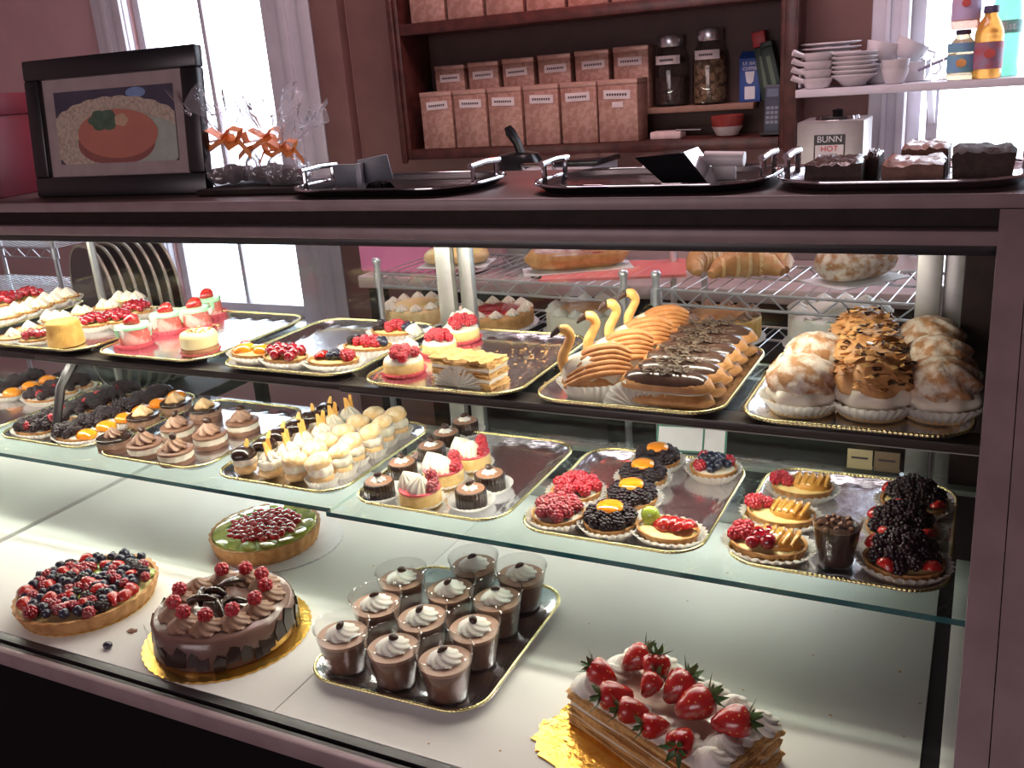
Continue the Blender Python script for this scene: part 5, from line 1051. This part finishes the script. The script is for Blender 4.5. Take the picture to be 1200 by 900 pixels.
def crois(x, y, z, rz, label, s=1.0):
    t = thing('croissant', label, 'croissant', (x, y, z), rz, 'baked goods on the wire racks'); t.scale = (s,)*3
    pts = [(-.062, -.018, .014), (-.045, .004, .022), (-.02, .016, .027), (0, .019, .029), (.02, .016, .027), (.045, .004, .022), (.062, -.018, .014)]
    part(t, 'roll', MB().tube(pts, [.008, .018, .025, .029, .025, .018, .008], 12), choux)
    for k in range(5): part(t, 'fold_band', MB().tube([(pts[k+1][0], pts[k+1][1], pts[k+1][2]-.0)]+[(pts[k+1][0]+.006, pts[k+1][1]+.001, pts[k+1][2])], [.0195, .0265, .0305, .0265, .0195][k], 12), crustpale)
crois(-.43, 1.90, ZR, .3, 'golden croissant on the wire rack, beside the rack clamps', 1.15); crois(-.41, 1.97, ZR, -.4, 'golden croissant at the rack back near its edge', 1.1); crois(-.52, 1.95, ZR, 1.2, 'croissant lying crosswise on the wire rack', 1.0)
for k, (x, l, m, r, h) in enumerate(((-1.27, 'round golden pie low on the rack shelf', crustpale, .085, .04), (-1.05, 'round tart shell low on the rack shelf', crust, .095, .035), (-.80, 'round pale cheesecake low on the rack shelf', cream, .10, .05), (-.50, 'round brown cake low on the rack shelf', goldcake, .09, .05), (-.25, 'round white-iced cake low on the rack shelf', creamw, .10, .07))):
    t = thing('round_cake', l, 'cake', (x, 1.95, ZRl), 0, 'baked goods on the wire racks'); put(t, 'cake_body', drum_me(r, h, m, 'cake_body', .008, 28, 26, .012)); put(t, 'topping', dome_me(r*.72, .010, [custard, cherry, crustpale, choux, cream][k], 'topping', 32), (0, 0, h-.001)); [put(t, 'cream_rosette', [ros_cream, ros_cream, ros_w, ros_c, ros_w][k], (r*.84*math.cos(2*PI*j/12), r*.84*math.sin(2*PI*j/12), h-.001), (0, 0, j)) for j in range(12)]; put(t, 'cake_board', MB().lathe([(0, -.002), (r*1.12, -.002), (r*1.12, 0), (0, 0)], 32).mesh('cake_board', boardw), (0, 0, .0005))
t = thing('pink_tray_card', 'coral pink sheet under the iced loaf on the wire rack', 'sheet', (-.74, 1.96, ZR-.0015), .3); part(t, 'sheet', MB().box((0, 0, 0), (.32, .20, .001)), M('coral_card', (.80, .20, .20), None, 20, .5)); part(t, 'lip', MB().box((0, -.1, .003), (.32, .001, .006)), MATS['coral_card'])
# upright black trays on a low cart
t = thing('low_cart', 'low dark cart holding the upright black trays', 'cart', (-2.16, 1.80, 0)); part(t, 'cart_top', MB().box((0, 0, .63), (.62, .46, .03), .004), darkwood)
for x in (-.28, .28):
    for y in (-.2, .2): part(t, 'leg', MB().box((x, y, .3075), (.03, .03, .615)), darkwood)
UPX = aty(122, 400, 1.70).x
stk = M('dark_tray_edge', (.42, .36, .30), None, 20, .35, metal=.5); dk = M('dark_brown_tray', (.030, .022, .022), (.02, .015, .015), 20, .3)
for k in range(7):
    t = thing('upright_tray', 'dark rounded tray standing upright, %s in the row by the window' % ['first', 'second', 'third', 'fourth', 'fifth', 'sixth', 'last'][k], 'tray', (UPX+.0105*k, 1.70+.0265*k, .6455), rot=(0, 0, math.radians(158)), group='dark trays standing upright')
    po = rr(.34, .40, .14, 0); put(t, 'tray_plate', cm('uplate', lambda: MB().prism(po, -.002, .002).mesh('tray_plate', dk, 40)), (0, 0, .20), (PI/2, 0, 0)); put(t, 'tray_rim', cm('urim', lambda: MB().tube([(x, y, 0) for x, y in po], .0045, 6, True).mesh('tray_rim', stk, 60)), (0, 0, .20), (PI/2, 0, 0))
# price cards behind the lower trays
t = thing('price_card', 'white card with green border leaning behind the berry tarts', 'card', (Lo(805, 534).x, 1.385, ZL+.0003), rot=(-.5, 0, .12)); part(t, 'card', MB().box((0, 0, .022), (.115, .001, .044)), boardw); 
for x, z, w, h in ((0, .0425, .115, .003), (0, .0015, .115, .003), (-.056, .022, .003, .044), (.056, .022, .003, .044), (.02, .022, .003, .044)): part(t, 'green_border', MB().box((x, -.0009, z), (w, .0008, h)), M('green_print', (.05, .22, .16), None, 20, .5))
for (px, m_, l) in ((1007, M('cream_label', (.55, .45, .25), None, 20, .5), 'cream yellow label card at the case back'), (1039, M('brown_label', (.22, .15, .085), None, 20, .5), 'brown label card at the case back')):
    t = thing('label_card', l, 'card', (aty(px, 545, 1.395).x, 1.395, ZL+.0003), rot=(-.1, 0, 0)); part(t, 'card', MB().box((0, 0, .016), (.036, .001, .030)), m_); part(t, 'card_foot', MB().box((0, .006, .001), (.036, .014, .001)), m_); part(t, 'printed_line', MB().box((0, -.0008, .018), (.024, .0006, .003)), ink)
# ---- white dish shelf in front of the right window
SF, SZ = 2.66, 1.303
t = thing('dish_shelf', 'narrow white shelf across the bright window', 'shelf', (.15, 2.78, SZ)); part(t, 'shelf_board', MB().box((-.005, 0, -.0105), (1.24, .24, .020), .002), whitetrim)
for x in (-.30, .45): q = part(t, 'bracket', MB().add([(x-.008, .12, -.021), (x+.008, .12, -.021), (x+.008, -.09, -.021), (x-.008, -.09, -.021), (x-.008, .12, -.12), (x+.008, .12, -.12)], [(0, 1, 2, 3), (0, 4, 5, 1), (1, 5, 2), (0, 3, 4), (3, 2, 5, 4)]), whitetrim); part(q, 'wall_plate', MB().box((x, .121, -.09), (.03, .006, .15)), whitetrim)
china = M('white_china', (.72, .68, .70), (.68, .64, .66), 10, .2); CZ = SZ+.0004
ram = MB().lathe([(0, 0), (.028, 0), (.030, .002), (.0375, .018), (.039, .026), (.0365, .026), (.028, .006), (0, .006)], 28).mesh('dish_body', china, 50); hnd = MB().tube([(-.034, 0, .019), (-.050, -.002, .024), (-.066, -.004, .031)], [.006, .0075, .0085], 8).mesh('handle', china, 60)
x0 = aty(975, 100, 2.72).x
for k in range(4): t = thing('handled_dish', 'small white handled baking dish, %s of its stack' % ['lowest', 'second from the bottom', 'third from the bottom', 'topmost'][k], 'dish', (aty(958, 90, 2.70).x, 2.70, CZ+.0212*k), .25+.05*k, 'stacked handled dishes'); put(t, 'dish_body', ram); put(t, 'handle', hnd)
bow = MB().lathe([(0, 0), (.026, 0), (.028, .003), (.046, .019), (.0575, .026), (.0575, .029), (.053, .028), (.040, .018), (0, .006)], 32).mesh('bowl_body', china, 50); rimb = MB().tube([(.0572*math.cos(2*PI*k/32), .0572*math.sin(2*PI*k/32), .0282) for k in range(32)], .0016, 6, True).mesh('bowl_rim', china, 60)
for k in range(6): t = thing('white_bowl', 'shallow white bowl, %s of the stack of six' % ['lowest', 'second from the bottom', 'third from the bottom', 'fourth from the bottom', 'second from the top', 'topmost'][k], 'bowl', (aty(1000, 90, 2.71).x, 2.715, CZ+.0112*k), 0, 'stacked white bowls'); put(t, 'bowl_body', bow); put(t, 'bowl_rim', rimb)
pla = MB().lathe([(0, 0), (.05, 0), (.080, .007), (.080, .010), (.05, .004), (0, .004)], 36).mesh('plate_body', china, 50); pfoot = MB().lathe([(.046, -.002), (.050, -.002), (.050, .001), (.046, .001)], 28).mesh('plate_foot', china, 50)
t = thing('plate_riser', 'low white riser under the stack of saucers', 'riser', (aty(974, 60, 2.84).x, 2.825, CZ)); part(t, 'riser_top', MB().box((0, 0, .048), (.15, .12, .006), .001), whitetrim); part(t, 'riser_leg', MB().box((-.07, 0, .0225), (.006, .12, .044)), whitetrim); part(t, 'riser_leg', MB().box((.07, 0, .0225), (.006, .12, .044)), whitetrim)
for k in range(5): t = thing('saucer', 'white saucer, %s of the stack above the handled dishes' % ['lowest', 'second from the bottom', 'middle', 'second from the top', 'topmost'][k], 'saucer', (aty(974, 60, 2.84).x, 2.825, CZ+.0535+.0125*k), 0, 'stacked saucers'); put(t, 'plate_body', pla); put(t, 'plate_foot', pfoot)
cupb = MB().lathe([(0, 0), (.024, 0), (.027, .003), (.037, .024), (.041, .046), (.039, .046), (.034, .022), (0, .006)], 32).mesh('cup_body', china, 50); chn = MB().tube([(.036, 0, .038), (.056, 0, .040), (.060, 0, .026), (.050, 0, .014), (.034, 0, .014)], .0032, 8).mesh('cup_handle', china, 60)
def chcup(x, y, z, rot, l, s=1.0): t = thing('china_cup', l, 'cup', (x, y, z), rot=rot, group='white china cups'); t.scale = (s,)*3; put(t, 'cup_body', cupb); put(t, 'cup_handle', chn)
xc = aty(1049, 90, 2.71).x
chcup(xc, 2.70, CZ, (0, 0, 2.2), 'small white cup at the shelf front, lower of two', .82); chcup(xc, 2.70, CZ+.0205, (0, 0, 2.4), 'small white cup nested in another at the shelf front', .84)
xd = aty(1042, 70, 2.80).x
chcup(xd-.03, 2.80, CZ, (0, 0, 2.8), 'white cup behind, left below the tilted cups', 1.05); chcup(xd+.065, 2.80, CZ, (0, 0, .2), 'white cup behind, standing toward the bright window', 1.05)
chcup(xd-.022, 2.80, CZ+.0505, (0, .22, .2), 'tilted white cup on top with handle toward window', 1.15); chcup(xd+.04, 2.79, CZ+.056, (0, .45, .1), 'tilted white cup balanced on the other cups', 1.05)
# bottles
def bottle(x, y, h, r, body, cap, label, bands, name='juice_bottle'):
    t = thing(name, label, 'bottle', (x, y, CZ)); put(t, 'bottle_body', MB().lathe([(0, 0), (r*.92, 0), (r, .004), (r, h*.10), (r*.96, h*.12), (r, h*.15), (r, h*.50), (r*.96, h*.53), (r*1.0, h*.56), (r*.96, h*.66), (r*.72, h*.78), (r*.46, h*.86), (r*.44, h*.92), (0, h*.92)], 28).mesh('bottle_body', body, 50)); put(t, 'cap', MB().lathe([(0, h*.90), (r*.50, h*.90), (r*.52, h*.91), (r*.52, h*.985), (r*.48, h), (0, h)], 24).mesh('cap', cap, 40))
    for (z0, z1, m) in bands: put(t, 'label_band', MB().lathe([(r*1.012, h*z0), (r*1.012, h*z1)], 28).mesh('label_band', m, 60))
    return t
def juice(n, c): 
    m = M(n, c, None, 20, .1, coat=.5); b = m.node_tree.nodes['Principled BSDF']; b.inputs['Transmission Weight'].default_value = .45; b.inputs['IOR'].default_value = 1.2; return m
amber = juice('amber_juice', (.90, .42, .10)); peachj = juice('peach_juice', (.95, .62, .50)); palej = juice('pale_juice', (.90, .80, .55)); greeng = juice('green_glass', (.30, .85, .62))
lb = M('blue_label', (.20, .34, .62), (.16, .42, .46), 30, .5); lbr = M('grey_red_label', (.30, .24, .36), (.46, .10, .12), 30, .5); lbl = M('lilac_label', (.52, .46, .70), (.56, .40, .56), 30, .5); capd = M('dark_cap', (.10, .07, .14), None, 20, .4)
bx1 = aty(1126, 85, 2.72).x; bx2 = aty(1156, 85, 2.71).x
b_ = bottle(bx1, 2.72, .118, .034, palej, capd, 'squat juice bottle with blue label carrying another bottle on top', [(.15, .50, lb), (.56, .74, lb)])
part(b_, 'fruit_mark', MB().prism(ovl(0, 0, .012, .010, 20), 0, .0008), M('fruit_orange', (.75, .35, .10), None, 20, .5), (0, -.0348, .040), (PI/2, 0, 0))
t = thing('juice_bottle', 'pink juice bottle with lilac label standing on another bottle', 'bottle', (bx1+.002, 2.72, CZ+.1185)); put(t, 'bottle_body', MB().lathe([(0, 0), (.030, 0), (.033, .006), (.033, .13), (.024, .15), (.015, .16), (0, .16)], 28).mesh('bottle_body', peachj, 50)); put(t, 'label_band', MB().lathe([(.0334, .022), (.0334, .11)], 28).mesh('label_band', lbl, 60)); put(t, 'cap', MB().lathe([(0, .158), (.017, .158), (.017, .175), (0, .176)], 20).mesh('cap', capd, 40)); part(t, 'fruit_mark', MB().prism(ovl(0, 0, .010, .009, 20), 0, .0008), M('fruit_red', (.55, .08, .07), None, 20, .5), (0, -.0342, .06), (PI/2, 0, 0))
b_ = bottle(bx2, 2.71, .168, .0335, amber, capd, 'amber juice bottle with red fruit label and dark cap', [(.13, .50, lbr)]); part(b_, 'fruit_mark', MB().prism(ovl(0, 0, .013, .011, 20), 0, .0008), M('fruit_red', (.55, .08, .07)), (.004, -.0348, .058), (PI/2, 0, 0))
b_ = bottle(aty(1176, 70, 2.80).x, 2.80, .255, .036, greeng, capd, 'tall green glass bottle with a pale label behind the amber bottle', [(.40, .52, M('teal_label', (.25, .55, .50), None, 20, .5))], 'green_bottle')
text(b_, 'label_text', 'Mist', .026, (.0, -.0368, .118), (PI/2, 0, .0), wt)
t = thing('wire_basket', 'small wire egg-cup stand between cups and bottles', 'stand', (aty(1098, 88, 2.74).x, 2.74, CZ)); part(t, 'base_ring', MB().tube([(.03*math.cos(2*PI*k/20), .03*math.sin(2*PI*k/20), .002) for k in range(20)], .0016, 6, True), chrome)
for k in range(6): a = 2*PI*k/6; part(t, 'upright', MB().tube([(.03*math.cos(a), .03*math.sin(a), .002), (.028*math.cos(a), .028*math.sin(a), .055)], .0013, 5), chrome)
part(t, 'lever', MB().tube([(-.045, -.01, .028), (.0, -.01, .045), (.045, -.01, .062)], .004, 8), M('lever_grey', (.24, .22, .30), None, 20, .4))
# dark drink glass on the sill in front of the window
q = aty(1080, 186, 2.6); t = thing('drink_glass', 'tall glass of dark drink before the bright window', 'glass', (q.x, 2.6, BZ+.0003)); zt_ = aty(1080, 163, 2.6).z-BZ
part(t, 'tumbler', MB().lathe([(0, 0), (.022, 0), (.0285, zt_), (.027, zt_), (.021, .004), (0, .004)], 24), jarg); part(t, 'drink', MB().lathe([(0, .005), (.0205, .005), (.0262, zt_*.93), (0, zt_*.93)], 24), M('dark_drink', (.10, .03, .025), None, 20, .2))
